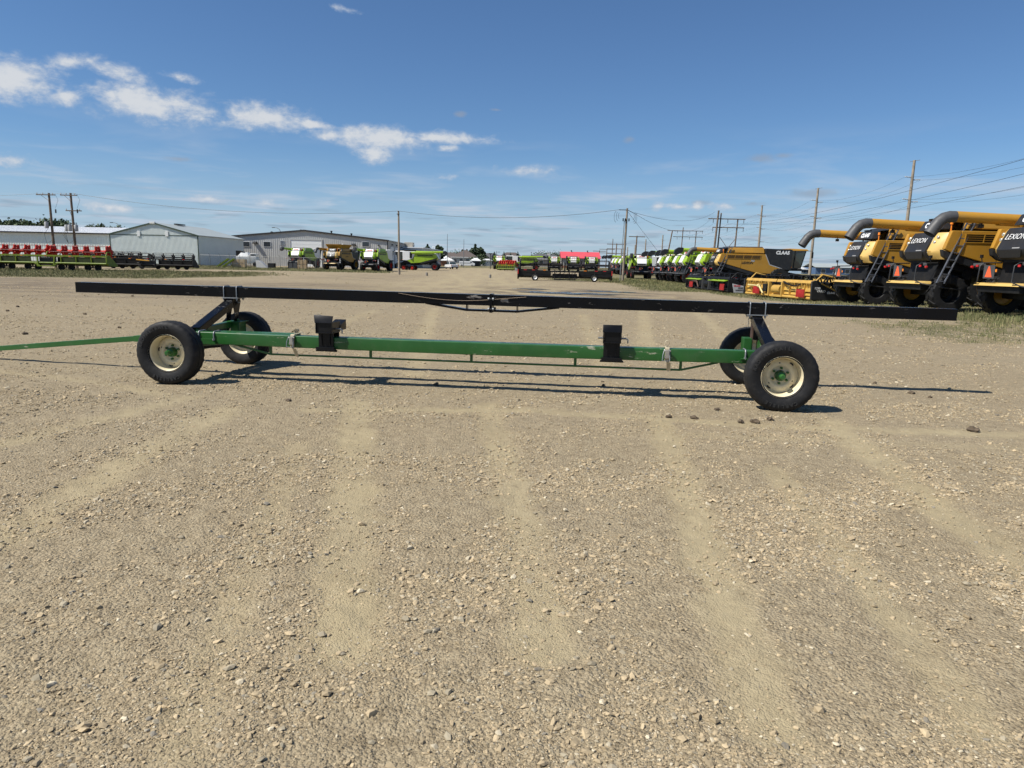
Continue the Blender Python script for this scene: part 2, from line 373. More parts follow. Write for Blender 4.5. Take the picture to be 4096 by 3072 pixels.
# ------------------------------------------------------------------ ground
rs = np.random.RandomState(11)
def fast_mesh(name, V, F, m=None, k=3, smooth=False):
    me = bpy.data.meshes.new(name); V = np.ascontiguousarray(V, np.float32); F = np.ascontiguousarray(F, np.int32)
    me.vertices.add(len(V)); me.vertices.foreach_set('co', V.ravel())
    me.loops.add(F.size); me.loops.foreach_set('vertex_index', F.ravel())
    me.polygons.add(len(F)); me.polygons.foreach_set('loop_start', np.arange(len(F), dtype=np.int32) * k)
    me.polygons.foreach_set('use_smooth', np.full(len(F), bool(smooth)))
    me.update(calc_edges=True)
    if m: me.materials.append(m)
    return me
def sst(x, a, b):
    t = np.clip((x - a) / (b - a), 0, 1); return t * t * (3 - 2 * t)
_ph = rs.rand(6, 40, 3)
def vnoise(x, y, wl, seed=0, oct=3):      # smooth pseudo noise 0..1 with feature size wl
    out = np.zeros_like(np.asarray(x, float)); amp = 1.0; tot = 0
    for o in range(oct):
        s = 0
        for k in range(7):
            a, b, c = _ph[(seed + o) % 6, (k + seed * 5) % 40]
            ang = a * 6.283; f = (.7 + .9 * b) * 6.283 / wl
            s = s + np.sin((x * np.cos(ang) + y * np.sin(ang)) * f + c * 6.283 + o * 1.7)
        out += amp * (.5 + s / 7.5); tot += amp; amp *= .5; wl *= .43
    return out / tot
def grass_mask(x, y):
    px = 2048 + 2841 * x / np.maximum(y, 1.0)
    g = np.zeros_like(x)
    w = vnoise(x, y, 14, 1) * 10 - 5
    near = 50 + sst(px, 500, 1300) * 20 + w * .4
    g = np.maximum(g, sst(y, near, near + 6) * (1 - sst(y, 92 + w, 97 + w)) * (1 - sst(px, 850, 1330)) * .95)
    g = np.maximum(g, sst(y, 104, 109) * (1 - sst(y, 134, 146)) * (1 - sst(px, 1520, 1600)))
    g = np.maximum(g, sst(y, 50 + w * .3, 56 + w * .3) * sst(x, 8.5 + w * .15, 12.5 + w * .15) * (1 - sst(y, 105, 112)))
    g = np.maximum(g, .85 * sst(y, 30, 36) * sst(x, 13.2 + w * .1, 15 + w * .1) * (1 - sst(y, 105, 112)))
    g = np.maximum(g, sst(y, 79.5, 82) * (1 - sst(y, 91, 96)) * sst(x, 1.0 + w * .2, 6) * .75)
    b = 14.6 - (x - 10) * .25 + w * .25
    g = np.maximum(g, .62 * sst(y, b, b + 1.2) * sst(x, 8.3 + w * .12, 10.8 + w * .12) * (1 - sst(y, 21.0, 24)))
    g = np.maximum(g, .80 * sst(y, 20, 22) * sst(x, 13.3 + w * .1, 15.0))
    g = np.maximum(g, sst(y, 205, 225) * sst(px, 700, 1650) * (1 - sst(y, 250, 300)) * .9)
    g = np.maximum(g, sst(y, 110, 130) * sst(x, 38, 46)) 
    g = np.maximum(g, sst(y, 300, 420) * .95)
    return np.clip(g, 0, 1)
def wet_mask(x, y):
    w = vnoise(x, y, 5, 3)
    a = sst(y, 35, 39) * (1 - sst(y, 50, 62)) * sst(x, -6, 0) * (1 - sst(x, 9, 13)) * sst(w, .42, .62)
    b = sst(y, 20, 34) * (1 - sst(y, 48, 54)) * (1 - sst(x, -14, -2)) * (.25 + .75 * sst(vnoise(x * .35, y, 3, 2), .36, .6)) * .85
    c = sst(y, 58, 66) * (1 - sst(y, 92, 100)) * sst(x, -24, -18) * (1 - sst(x, -13, -8)) * sst(w, .45, .65) * .6
    return np.clip(np.maximum(np.maximum(a, b), c), 0, 1)
TPX = [([(1430, 1610), (1410, 1850), (1395, 2150), (1380, 2600)], .20, 1.0), ([(1950, 1620), (2030, 1900), (2110, 2200), (2180, 2600)], .17, .9), ([(2630, 1660), (2760, 2000), (2900, 2400), (3080, 2900)], .16, 1.0), ([(3330, 1690), (3560, 1880), (3800, 2060), (4150, 2300)], .19, 1.0),
       ([(3090, 1880), (3300, 2120), (3600, 2500), (3900, 2900)], .13, .8), ([(900, 1640), (600, 1800), (300, 1980), (-100, 2200)], .22, .9), ([(760, 1590), (350, 1690), (-50, 1790)], .18, .8), ([(1200, 1780), (1050, 2150), (900, 2500), (700, 3050)], .12, .55),
       ([(1740, 1230), (1700, 1330), (1650, 1500)], .22, .9), ([(2330, 1260), (2360, 1340), (2420, 1480)], .20, .7), ([(2570, 1210), (2580, 1330), (2590, 1440)], .22, .9), ([(2700, 1180), (2830, 1290), (2980, 1420)], .24, .8), ([(1500, 1240), (1350, 1300), (1150, 1400)], .22, .6), ([(600, 1230), (900, 1215), (1250, 1215)], .25, .5),
       ([(1250, 1640), (2100, 1640), (3000, 1700), (3700, 1728), (4200, 1745)], .16, 1.0), ([(2600, 1735), (3300, 1760), (4200, 1800)], .12, .5), ([(-50, 1480), (400, 1530), (700, 1590)], .13, .6), ([(1900, 1150), (1850, 1120), (1800, 1095)], .6, .9), ([(2080, 1150), (1980, 1115), (1880, 1090)], .6, .8)]
TRW = []
for pts_, w_, k_ in TPX:
    q_ = []
    for px_, py_ in pts_:
        d_ = ray(px_, py_); t_ = -CAMH / d_[2]; q_.append((d_[0] * t_, d_[1] * t_))
    TRW.append((q_, w_, k_))
def track_mask(x, y):
    t = np.zeros_like(x); brk = .72 + .28 * sst(vnoise(x, y, 1.4, 4), .34, .62); edge = .7 + .9 * vnoise(x, y, .5, 3, 2)
    for q, w, k in TRW:
        dm = np.full_like(x, 1e9)
        for (ax, ay), (bx, by) in zip(q, q[1:]):
            L2 = (bx - ax) ** 2 + (by - ay) ** 2; h = np.clip(((x - ax) * (bx - ax) + (y - ay) * (by - ay)) / L2, 0, 1)
            dm = np.minimum(dm, np.hypot(x - ax - h * (bx - ax), y - ay - h * (by - ay)))
        t = np.maximum(t, k * (1 - sst(dm, w * .25 * edge, w * 1.1 * edge)) * brk)
    # broad travelled lane going back between the rows
    lane = np.abs(x - (-.03 * y - 1.5)); t = np.maximum(t, .75 * (1 - sst(lane, 3, 9)) * sst(y, 30, 45) * sst(vnoise(x * 2.0, y * .4, 4, 2), .35, .6))
    return np.clip(t, 0, 1)
def micro(x, y):
    r = np.hypot(x, y); k = 1 - sst(r, 14, 40)
    return k * ((vnoise(x, y, .9, 2, 4) - .5) * .020 + (vnoise(x, y, .16, 5, 2) - .5) * .009) - .008 * track_mask(x, y) * k
def GZ(x, y): return gz_arr(x, y) + micro(np.asarray(x, float), np.asarray(y, float))

def build_ground():
    th = np.concatenate([np.linspace(-180, -52, 22)[:-1], np.linspace(-52, 52, 341), np.linspace(52, 180, 22)[1:]]) * math.pi / 180
    rr = [0.0, .35, .7]
    r = 1.0
    while r < 6000: rr.append(r); r *= 1.0165 if r < 260 else 1.06
    rr = np.array(rr); A, B = np.meshgrid(rr, th, indexing='ij')
    X = A * np.sin(B); Y = A * np.cos(B)
    Z = GZ(X, Y)
    V = np.stack([X.ravel(), Y.ravel(), Z.ravel()], 1); n = len(th)
    i, j = np.meshgrid(np.arange(len(rr) - 1), np.arange(n - 1), indexing='ij')
    F = np.stack([i * n + j, i * n + j + 1, (i + 1) * n + j + 1, (i + 1) * n + j], -1).reshape(-1, 4)[:, ::-1]
    me = fast_mesh('ground', V, F, None, 4, True)
    for nm, fn in (('grass', grass_mask), ('wet', wet_mask), ('track', track_mask)):
        a = me.attributes.new(nm, 'FLOAT', 'POINT'); a.data.foreach_set('value', fn(X.ravel(), Y.ravel()).astype(np.float32))
    m = bpy.data.materials.new('gravel_yard'); m.use_nodes = True; nt = m.node_tree; L = nt.links.new; b = nt.nodes['Principled BSDF']
    v = N(nt, 'ShaderNodeTexCoord').outputs['Object']
    def attr(nm):
        a = N(nt, 'ShaderNodeAttribute', attribute_name=nm); return a.outputs['Fac']
    n_big = noise(nt, v, .35, 3, .6); n_mid = noise(nt, v, 2.2, 4, .62); n_f = noise(nt, v, 42, 3, .7)
    mps = N(nt, 'ShaderNodeMapping'); mps.inputs['Scale'].default_value = (.05, 1.0, 1); L(v, mps.inputs[0]); n_st = noise(nt, mps.outputs[0], .9, 3, .6)
    vor = N(nt, 'ShaderNodeTexVoronoi', feature='F1'); vor.inputs['Scale'].default_value = 62; L(v, vor.inputs['Vector'])
    vor2 = N(nt, 'ShaderNodeTexVoronoi', feature='F1'); vor2.inputs['Scale'].default_value = 135; L(v, vor2.inputs['Vector'])
    c = mixc(nt, ramp(nt, n_mid, .3, .7), (.216, .163, .085), (.300, .233, .128))
    c = mixc(nt, mth(nt, 'MULTIPLY', ramp(nt, n_big, .35, .7), .55), c, (.285, .24, .155))
    c = mixc(nt, mth(nt, 'MULTIPLY', ramp(nt, n_st, .42, .68), .55), c, (.205, .158, .09))
    bw = N(nt, 'ShaderNodeRGBToBW'); L(vor.outputs['Color'], bw.inputs[0]); bw2 = N(nt, 'ShaderNodeRGBToBW'); L(vor2.outputs['Color'], bw2.inputs[0])
    stone = mixc(nt, bw.outputs[0], (.137, .100, .056), (.49, .395, .255))
    tr = attr('track'); ntr = mth(nt, 'SUBTRACT', 1.0, tr)
    c = mixc(nt, mth(nt, 'MULTIPLY', ntr, .42), c, stone)
    c = mixc(nt, mth(nt, 'MULTIPLY', mth(nt, 'ADD', mth(nt, 'MULTIPLY', ntr, .75), .25), .42), c, mixc(nt, bw2.outputs[0], (.09, .068, .041), (.52, .435, .295)))
    c = mixc(nt, mth(nt, 'MULTIPLY', ramp(nt, n_f, .45, .75), .25), c, (.13, .10, .062))
    n_c = noise(nt, v, 11, 3, .7); c = mixc(nt, mth(nt, 'MULTIPLY', ramp(nt, n_c, .50, .68), .42), c, (.15, .115, .066)); c = mixc(nt, mth(nt, 'MULTIPLY', ramp(nt, n_c, .50, .34), .30), c, (.37, .31, .20))
    c = mixc(nt, mth(nt, 'MULTIPLY', tr, .58), c, mixc(nt, n_mid, (.37, .305, .178), (.43, .36, .222)))
    wet = mth(nt, 'MULTIPLY', attr('wet'), ramp(nt, n_mid, .2, .6))
    c = mixc(nt, mth(nt, 'MULTIPLY', wet, .85), c, (.115, .083, .050))
    gn = noise(nt, v, 1.1, 3, .65); gr = attr('grass')
    gm = ramp(nt, mth(nt, 'ADD', gr, mth(nt, 'MULTIPLY', mth(nt, 'SUBTRACT', gn, .5), 1.1)), .35, .8)
    gc = mixc(nt, ramp(nt, noise(nt, v, .6, 2, .6), .3, .7), (.105, .105, .045), (.22, .18, .085))
    gc = mixc(nt, ramp(nt, noise(nt, v, 14, 2, .7), .4, .7), gc, (.075, .075, .034))
    c = mixc(nt, mth(nt, 'MULTIPLY', gm, .85), c, gc)
    L(c, b.inputs['Base Color']); b.inputs['Specular IOR Level'].default_value = .25
    L(mth(nt, 'SUBTRACT', .92, mth(nt, 'MULTIPLY', wet, .35)), b.inputs['Roughness'])
    h = mth(nt, 'ADD', mth(nt, 'MULTIPLY', mth(nt, 'SUBTRACT', 1.0, vor.outputs['Distance']), mth(nt, 'ADD', mth(nt, 'MULTIPLY', ntr, .8), .25)), mth(nt, 'MULTIPLY', mth(nt, 'SUBTRACT', 1.0, vor2.outputs['Distance']), .45))
    h = mth(nt, 'ADD', h, mth(nt, 'MULTIPLY', n_f, .35))
    bn = N(nt, 'ShaderNodeBump'); bn.inputs['Strength'].default_value = 1.0; bn.inputs['Distance'].default_value = .009; L(h, bn.inputs['Height'])
    h2 = noise(nt, v, 3.5, 3, .6); bn2 = N(nt, 'ShaderNodeBump'); bn2.inputs['Strength'].default_value = .7; bn2.inputs['Distance'].default_value = .045; L(h2, bn2.inputs['Height']); L(bn2.outputs[0], bn.inputs['Normal'])
    L(bn.outputs[0], b.inputs['Normal'])
    me.materials.append(m)
    tag(link('ground', me), kind='structure')
build_ground()

ICO_V = []
_t = (1 + 5 ** .5) / 2
for a_, b_ in ((-1, _t), (1, _t), (-1, -_t), (1, -_t)): ICO_V += [(a_, b_, 0)]
for a_, b_ in ((-1, _t), (1, _t), (-1, -_t), (1, -_t)): ICO_V += [(0, a_, b_)]
for a_, b_ in ((_t, -1), (_t, 1), (-_t, -1), (-_t, 1)): ICO_V += [(a_, 0, b_)]
ICO_V = np.array(ICO_V, float) / math.sqrt(1 + _t * _t)
ICO_F = np.array([(0, 11, 5), (0, 5, 1), (0, 1, 7), (0, 7, 10), (0, 10, 11), (1, 5, 9), (5, 11, 4), (11, 10, 2), (10, 7, 6), (7, 1, 8), (3, 9, 4), (3, 4, 2), (3, 2, 6), (3, 6, 8), (3, 8, 9), (4, 9, 5), (2, 4, 11), (6, 2, 10), (8, 6, 7), (9, 8, 1)])
def build_gravel():
    def sample(n, y0, y1, dmin, dmax, al, side=.86):
        u = rs.rand(n * 6); y = np.sqrt(y0 ** 2 + u * (y1 ** 2 - y0 ** 2)); x = (rs.rand(n * 6) * 2 - 1) * side * (y + .3)
        p = sst(vnoise(x, y, 1.7, 0, 3), .36, .66) * .9 + .10
        p *= (1 - .6 * track_mask(x, y)); k = rs.rand(n * 6) < p; x, y = x[k][:n], y[k][:n]
        d = dmin * (1 - rs.rand(len(x)) * (1 - (dmin / dmax) ** al)) ** (-1 / al)
        return x, y, d
    OCT_V = np.array([(1, 0, 0), (-1, 0, 0), (0, 1, 0), (0, -1, 0), (0, 0, 1), (0, 0, -1)], float); OCT_F = np.array([(0, 2, 4), (2, 1, 4), (1, 3, 4), (3, 0, 4), (2, 0, 5), (1, 2, 5), (3, 1, 5), (0, 3, 5)])
    def stones(S, BV, BF, vo):
        x = np.concatenate([s[0] for s in S]); y = np.concatenate([s[1] for s in S]); d = np.concatenate([s[2] for s in S]); n = len(x); nv = len(BV)
        V = np.repeat(BV[None], n, 0) * (1 + (rs.rand(n, nv, 1) - .5) * .8)
        sc_ = np.stack([1 + rs.rand(n) * .5, .7 + rs.rand(n) * .4, .35 + rs.rand(n) * .4], 1) * (d / 2)[:, None]
        V *= sc_[:, None, :]
        a = rs.rand(n) * 6.283; t = (rs.rand(n) - .5) * .8; ca, sa, ct, st = np.cos(a), np.sin(a), np.cos(t), np.sin(t)
        X, Y_, Z = V[..., 0].copy(), V[..., 1].copy(), V[..., 2].copy()
        X, Z = X * ct[:, None] - Z * st[:, None], X * st[:, None] + Z * ct[:, None]
        V[..., 0] = X * ca[:, None] - Y_ * sa[:, None] + x[:, None]; V[..., 1] = X * sa[:, None] + Y_ * ca[:, None] + y[:, None]
        V[..., 2] = Z + (GZ(x, y) + sc_[:, 2] * .4)[:, None]
        F = (BF[None] + (np.arange(n) * nv)[:, None, None]).reshape(-1, 3) + vo
        k = rs.rand(n)[:, None]; base = np.where(k < .70, np.array([.41, .32, .195]), np.where(k < .88, np.array([.33, .285, .20]), np.where(k < .96, np.array([.52, .45, .32]), np.array([.19, .175, .145]))))
        base = base * (.65 + .65 * rs.rand(n, 1)); rgba = np.ones((n, nv, 4), np.float32); rgba[..., :3] = base[:, None, :]
        return V.reshape(-1, 3), F, rgba.reshape(-1, 4)
    A = stones([sample(19000, 1.7, 5.5, .010, .038, 3.1), sample(15000, 3, 9, .012, .034, 3.2), sample(17000, 7, 18, .016, .045, 3.1, .80), sample(7000, 15, 36, .025, .07, 3.0, .8)], ICO_V, ICO_F, 0)
    B = stones([sample(75000, 1.7, 5.2, .0055, .012, 2.0), sample(45000, 4.5, 9.5, .008, .014, 2.5), sample(22000, 8, 17, .010, .018, 2.5, .8)], OCT_V, OCT_F, len(A[0]))
    me = fast_mesh('gravel', np.concatenate([A[0], B[0]]), np.concatenate([A[1], B[1]]))
    at_ = me.color_attributes.new('Col', 'FLOAT_COLOR', 'POINT'); at_.data.foreach_set('color', np.concatenate([A[2], B[2]]).ravel())
    m = bpy.data.materials.new('gravel_stone'); m.use_nodes = True; nt = m.node_tree; b = nt.nodes['Principled BSDF']
    ca_ = N(nt, 'ShaderNodeVertexColor', layer_name='Col'); v = N(nt, 'ShaderNodeTexCoord').outputs['Object']
    nn = noise(nt, v, 90, 2, .6); c = mixc(nt, mth(nt, 'MULTIPLY', ramp(nt, nn, .3, .8), .5), ca_.outputs[0], (.33, .265, .165))
    nt.links.new(c, b.inputs['Base Color']); b.inputs['Roughness'].default_value = .85; b.inputs['Specular IOR Level'].default_value = .3
    me.materials.append(m)
    tag(link('gravel', me), 'loose tan and grey gravel stones scattered over the yard', 'gravel', kind='stuff')
build_gravel()

def build_grass():
    def zone(n, x0, x1, y0, y1, h0, h1, thr):
        x = x0 + rs.rand(n) * (x1 - x0); y = y0 + rs.rand(n) * (y1 - y0)
        px = 2048 + 2841 * x / y
        g = grass_mask(x, y) + (vnoise(x, y, .8 + .02 * y0, 4, 3) - .5) * 1.0
        k = (rs.rand(n) < np.clip((g - thr) * 1.6, 0, 1)) & (px > -250) & (px < 4350)
        x, y = x[k], y[k]; h = (h0 + (h1 - h0) * rs.rand(len(x)) ** 1.6) * (.55 + .75 * vnoise(x, y, 2.5, 1, 2))
        return x, y, h
    S = [zone(9000, 13.5, 21, 20.3, 27, .08, .24, .5), zone(60000, 8, 22, 12.5, 26, .02, .085, .43), zone(50000, 13, 34, 20, 62, .04, .14, .42), zone(60000, 8, 34, 48, 112, .06, .18, .34), zone(90000, -75, -8, 48, 98, .07, .20, .34), zone(40000, -100, -14, 103, 146, .08, .25, .34), zone(9000, 0, 14, 78, 97, .06, .16, .34)]
    x = np.concatenate([s[0] for s in S]); y = np.concatenate([s[1] for s in S]); h = np.concatenate([s[2] for s in S]); n = len(x)
    z = GZ(x, y); a = rs.rand(n) * 6.283; w = (.003 + .00022 * y) * (.6 + .8 * rs.rand(n)); ln = h * (rs.rand(n) * .9 - .1); la = rs.rand(n) * 6.283
    P0 = np.stack([x - np.cos(a) * w, y - np.sin(a) * w, z - .01], 1); P1 = np.stack([x + np.cos(a) * w, y + np.sin(a) * w, z - .01], 1)
    M = np.stack([x + np.cos(la) * ln * .35, y + np.sin(la) * ln * .35, z + h * .6], 1); T = np.stack([x + np.cos(la) * ln, y + np.sin(la) * ln, z + h], 1)
    W = np.stack([np.cos(a) * w * .7, np.sin(a) * w * .7, 0 * w], 1)
    V = np.stack([P0, P1, M + W, M - W, T], 1).reshape(-1, 3)
    o = (np.arange(n) * 5)[:, None]; F = np.concatenate([o + np.array([0, 1, 2]), o + np.array([0, 2, 3]), o + np.array([3, 2, 4])])
    me = fast_mesh('grass', V, F)
    k = vnoise(x, y, 6, 2, 2) * .7 + rs.rand(n) * .5
    c = np.where((k < .62)[:, None], np.array([.125, .135, .055]), np.where((k < .85)[:, None], np.array([.215, .20, .09]), np.array([.30, .255, .13]))) * (.7 + .6 * rs.rand(n, 1))
    rgba = np.ones((n, 5, 4), np.float32); rgba[..., :3] = c[:, None]
    at_ = me.color_attributes.new('Col', 'FLOAT_COLOR', 'POINT'); at_.data.foreach_set('color', rgba.ravel())
    m = bpy.data.materials.new('grass_blades'); m.use_nodes = True; nt = m.node_tree; b = nt.nodes['Principled BSDF']
    ca_ = N(nt, 'ShaderNodeVertexColor', layer_name='Col'); nt.links.new(ca_.outputs[0], b.inputs['Base Color']); b.inputs['Roughness'].default_value = .7; b.inputs['Specular IOR Level'].default_value = .2
    me.materials.append(m)
    tag(link('grass', me), 'rough patchy grass and weeds around the parked machines', 'grass', kind='stuff')
build_grass()

def build_puddle():
    m = bpy.data.materials.new('puddle_water'); m.use_nodes = True; b = m.node_tree.nodes['Principled BSDF']
    b.inputs['Base Color'].default_value = (.045, .038, .028, 1); b.inputs['Roughness'].default_value = .10; b.inputs['Specular IOR Level'].default_value = .6
    nt = m.node_tree; bn = N(nt, 'ShaderNodeBump'); bn.inputs['Strength'].default_value = .6; bn.inputs['Distance'].default_value = .02; nt.links.new(noise(nt, N(nt, 'ShaderNodeTexCoord').outputs['Object'], 7, 3, .5), bn.inputs['Height']); nt.links.new(bn.outputs[0], b.inputs['Normal'])
    mb = MB()
    for cx, cy, rx, ry, sd in ((3.3, 45.2, 3.4, 2.6, 1), (6.6, 50.0, 2.6, 1.5, 2), (1.2, 51.5, 2.0, .8, 3)):
        n = 48; c = (cx, cy, gz(cx, cy) + .03); ring = []
        for i in range(n):
            a = 2 * math.pi * i / n; k = .72 + .32 * math.sin(a * 3 + sd) * math.sin(a * 5 + 2 * sd) + .15 * math.sin(a * 9 + sd)
            x, y = cx + math.cos(a) * rx * k, cy + math.sin(a) * ry * k; ring.append((x, y, gz(x, y) + .03))
        mb.add([c] + ring, [(0, 1 + i, 1 + (i + 1) % n) for i in range(n)])
    tag(mb.build('puddle', m), kind='structure')
build_puddle()
# ------------------------------------------------------------------ header transport trailer (local u along, v away, z up)
TX, TY, TYAW, TL, TT = -.6165, 8.1393, -.1281, 7.165, 1.826
HU = TL / 2
def build_trailer():
    t = empty('header_trailer', (TX, TY, 0), TYAW, 'long green and black header transport trailer with four cream wheels, standing in front', 'trailer')
    # upper black rail in two lengths, meeting at a bolted joint
    zb = lambda u: .974 - .0043 * u
    for a, b in ((-5.97, .108), (.142, 5.97)):
        mb = MB(); w0, w1, h, th = 1.462, 1.612, .146, .008
        ring = [(w0, 0), (w1, 0), (w1, h), (w0, h)]; inn = [(w0 + th, th), (w1 - th, th), (w1 - th, h - th), (w0 + th, h - th)]
        seg = 12; us = [a + (b - a) * i / seg for i in range(seg + 1)]
        vs = [(u, y, zb(u) + z) for u in us for y, z in ring] + [(u, y, zb(u) + z) for u in (us[0], us[-1]) for y, z in inn]
        fs = []
        for i in range(seg):
            for k in range(4): fs.append((i * 4 + k, i * 4 + (k + 1) % 4, i * 4 + 4 + (k + 1) % 4, i * 4 + 4 + k))
        o = (seg + 1) * 4
        for k in range(4):
            fs.append((k, (k + 1) % 4, o + (k + 1) % 4, o + k)); e = seg * 4
            fs.append((e + k, o + 4 + k, o + 4 + (k + 1) % 4, e + (k + 1) % 4)); fs.append((o + k, o + (k + 1) % 4, o + 4 + (k + 1) % 4, o + 4 + k))
        mb.add(vs, fs).build('top_rail', black, t, bevel=.009)
    for u in (.108, .127):
        MB().box(u, u + .016, 1.44, 1.634, zb(0) - .095, zb(0) + .158).build('joint_plate', black, t, bevel=.003)
    for z in (.09, -.045):
        for v in (1.452, 1.622):
            p = MB().tube((.085, v, zb(0) + z), (.17, v, zb(0) + z), .012, 8)
            p.tube((.085, v, zb(0) + z), (.106, v, zb(0) + z), .02, 6).tube((.145, v, zb(0) + z), (.166, v, zb(0) + z), .02, 6).build('joint_bolt', steel, t, smooth=40)
    tr = [(-.78, .985), (-.213, .905), (.476, .902), (1.04, .972)]
    for i in range(3):
        MB().bar((tr[i][0], 1.537, tr[i][1]), (tr[i + 1][0], 1.537, tr[i + 1][1]), .12, .028).build('rail_brace', black, t, bevel=.003)
    for u in (-.213, .476):
        MB().box(u - .006, u + .006, 1.48, 1.594, .91, zb(u) + .002).build('brace_post', black, t)
    # supports over the two axles
    for s in (-1, 1):
        u = s * HU
        MB().box(u - .125, u + .125, 1.43, 1.645, zb(u) - .017, zb(u) - .003).build('saddle_plate', steel, t, bevel=.003)
        for du in (-.095, .095):
            p = u + du; a0, a1, z1 = 1.448, 1.626, zb(u) + .155
            MB().poly([(p, a0, zb(u) - .05), (p, a0, z1 - .03), (p, a0 + .008, z1 - .009), (p, a0 + .03, z1), (p, a1 - .03, z1), (p, a1 - .008, z1 - .009), (p, a1, z1 - .03), (p, a1, zb(u) - .05)], .0075, 8).tube((p, a0, zb(u) - .034), (p, a0, zb(u) - .018), .015, 6).tube((p, a1, zb(u) - .034), (p, a1, zb(u) - .018), .015, 6).build('u_bolt', steel, t, smooth=50)
        # sloping arm, an open channel from the frame up to the saddle
        p0, p1 = Vector((u, .56, .585)), Vector((u, 1.53, zb(u) - .02)); d = (p1 - p0).normalized(); up = Vector((0, -d.z, d.y)); w = .062
        mb = MB()
        mb.add([p0 + Vector((-w, 0, 0)) + up * .05, p0 + Vector((w, 0, 0)) + up * .05, p1 + Vector((w, 0, 0)) + up * .012, p1 + Vector((-w, 0, 0)) + up * .012,
                p0 + Vector((-w, 0, 0)) + up * .06, p0 + Vector((w, 0, 0)) + up * .06, p1 + Vector((w, 0, 0)) + up * .022, p1 + Vector((-w, 0, 0)) + up * .022], [(3, 2, 1, 0), (4, 5, 6, 7), (0, 1, 5, 4), (1, 2, 6, 5), (2, 3, 7, 6), (3, 0, 4, 7)])
        for q in (-w, w - .008):
            e = Vector((q, 0, 0)); f = Vector((q + .008, 0, 0))
            mb.hexa([p0 + e - up * .035, p0 + f - up * .035, p1 + f - up * .075, p1 + e - up * .075, p0 + e + up * .05, p0 + f + up * .05, p1 + f + up * .012, p1 + e + up * .012])
        mb.build('support_arm', black, t, bevel=.004)
        if s < 0:
            mb = MB()
            for q in (-.062, .05):
                mb.prism([(1.40, .52), (1.47, .52), (1.53, .70), (1.62, .93), (1.60, zb(u) - .018), (1.38, zb(u) - .018), (1.44, .80)], u + q, u + q + .012, 'x')
            mb.build('support_post', black, t, bevel=.003)
            MB().tube((u - .08, 1.52, .915), (u + .09, 1.52, .915), .012, 8).build('pivot_pin', steel, t, smooth=40)
        else:
            MB().box(u - .052, u - .030, 1.47, 1.56, .50, zb(u) - .018).build('support_post', rustp, t, bevel=.003)
            MB().box(u + .032, u + .050, 1.47, 1.56, .50, zb(u) - .018).build('support_post', black, t, bevel=.003)
            MB().tube((u - .085, 1.515, .905), (u - .02, 1.515, .905), .012, 8).build('pivot_pin', steel, t, smooth=40)
            ch = [(u - .105, 1.45, .955 - .019 * i) for i in range(9)]
            mb = MB()
            for i, c in enumerate(ch): mb.tube((c[0] - .006 * (i % 2), c[1] - .006 * ((i + 1) % 2), c[2]), (c[0] + .006 * (i % 2), c[1] + .006 * ((i + 1) % 2), c[2] - .022), .0035, 6)
            mb.build('safety_chain', steel, t)
        # axle
        MB().box(u - .05, u + .05, .10, TT - .10, .345, .445).build('axle', green, t, bevel=.008)
        for v, sg in ((.06, -1), (TT - .06, 1)): MB().tube((u, v + .08 * sg * -1, .385), (u, v + .05 * sg, .385), .036, 14).build('spindle', green, t, smooth=40)
        MB().box(u - .13, u + .13, .33, .58, .425, .447).build('mount_plate', green, t, bevel=.003)
    # front axle pivots and sloping green arm behind the beam
    u = -HU
    MB().hexa([(u - .035, .60, .56), (u + .035, .60, .56), (u + .035, 1.50, .575), (u - .035, 1.50, .575), (u - .035, .60, .62), (u + .035, .60, .62), (u + .035, 1.50, .665), (u - .035, 1.50, .665)]).build('cross_arm', green, t, bevel=.005)
    MB().box(u + .02, u + .15, 1.38, 1.58, .45, .645).build('kingpin_housing', green, t, bevel=.008)
    MB().box(u + .0, u + .18, 1.36, 1.6, .645, .66).tube((u + .085, 1.48, .66), (u + .085, 1.48, .69), .022, 8).build('kingpin_cap', green, t, bevel=.003)
    MB().bar((u + .02, .15, .40), (u + .28, .62, .40), .03, .03).bar((u + .28, .62, .40), (u + .1, 1.6, .40), .025, .025).build('steering_rod', dark, t, bevel=.004)
    u = HU
    MB().box(u - .16, u - .06, 1.36, 1.56, .45, .66).build('pivot_bracket', green, t, bevel=.008)
    MB().prism([(1.0, .45), (1.5, .45), (1.5, .60), (1.38, .66), (1.2, .62)], u + .03, u + .11, 'x').build('pivot_bracket', green, t, bevel=.006)
    # lower green beam, slightly sagged
    zs = lambda q: .588 + .018 * (q / 3.5) ** 2
    ring = [(.362, -.148), (.512, -.148), (.512, 0), (.362, 0)]; us = [-3.52 + 7.04 * i / 16 for i in range(17)]
    vs = [(q, y, zs(q) + z) for q in us for y, z in ring]; fs = [(i * 4 + k, i * 4 + (k + 1) % 4, i * 4 + 4 + (k + 1) % 4, i * 4 + 4 + k) for i in range(16) for k in range(4)] + [(3, 2, 1, 0), (64, 65, 66, 67)]
    MB().add(vs, fs).build('lower_beam', green, t, bevel=.014, seg=3)
    MB().box(-3.52, -2.32, .775, .925, .428, .575).build('telescopic_sleeve', green, t, bevel=.01)
    MB().box(-2.40, 3.40, .795, .905, .442, .552).build('telescopic_tube', black, t, bevel=.008)
    for q in (-3.42, -3.22, 3.26):
        a0, a1, z1 = .352, .522, zs(q) + .012
        MB().poly([(q, a0, .50), (q, a0, z1 - .03), (q, a0 + .01, z1 - .008), (q, a0 + .03, z1), (q, a1 - .03, z1), (q, a1 - .01, z1 - .008), (q, a1, z1 - .03), (q, a1, .44)], .0085, 8).tube((q, a0, .525), (q, a0, .505), .019, 6).build('u_bolt', steel, t, smooth=50)
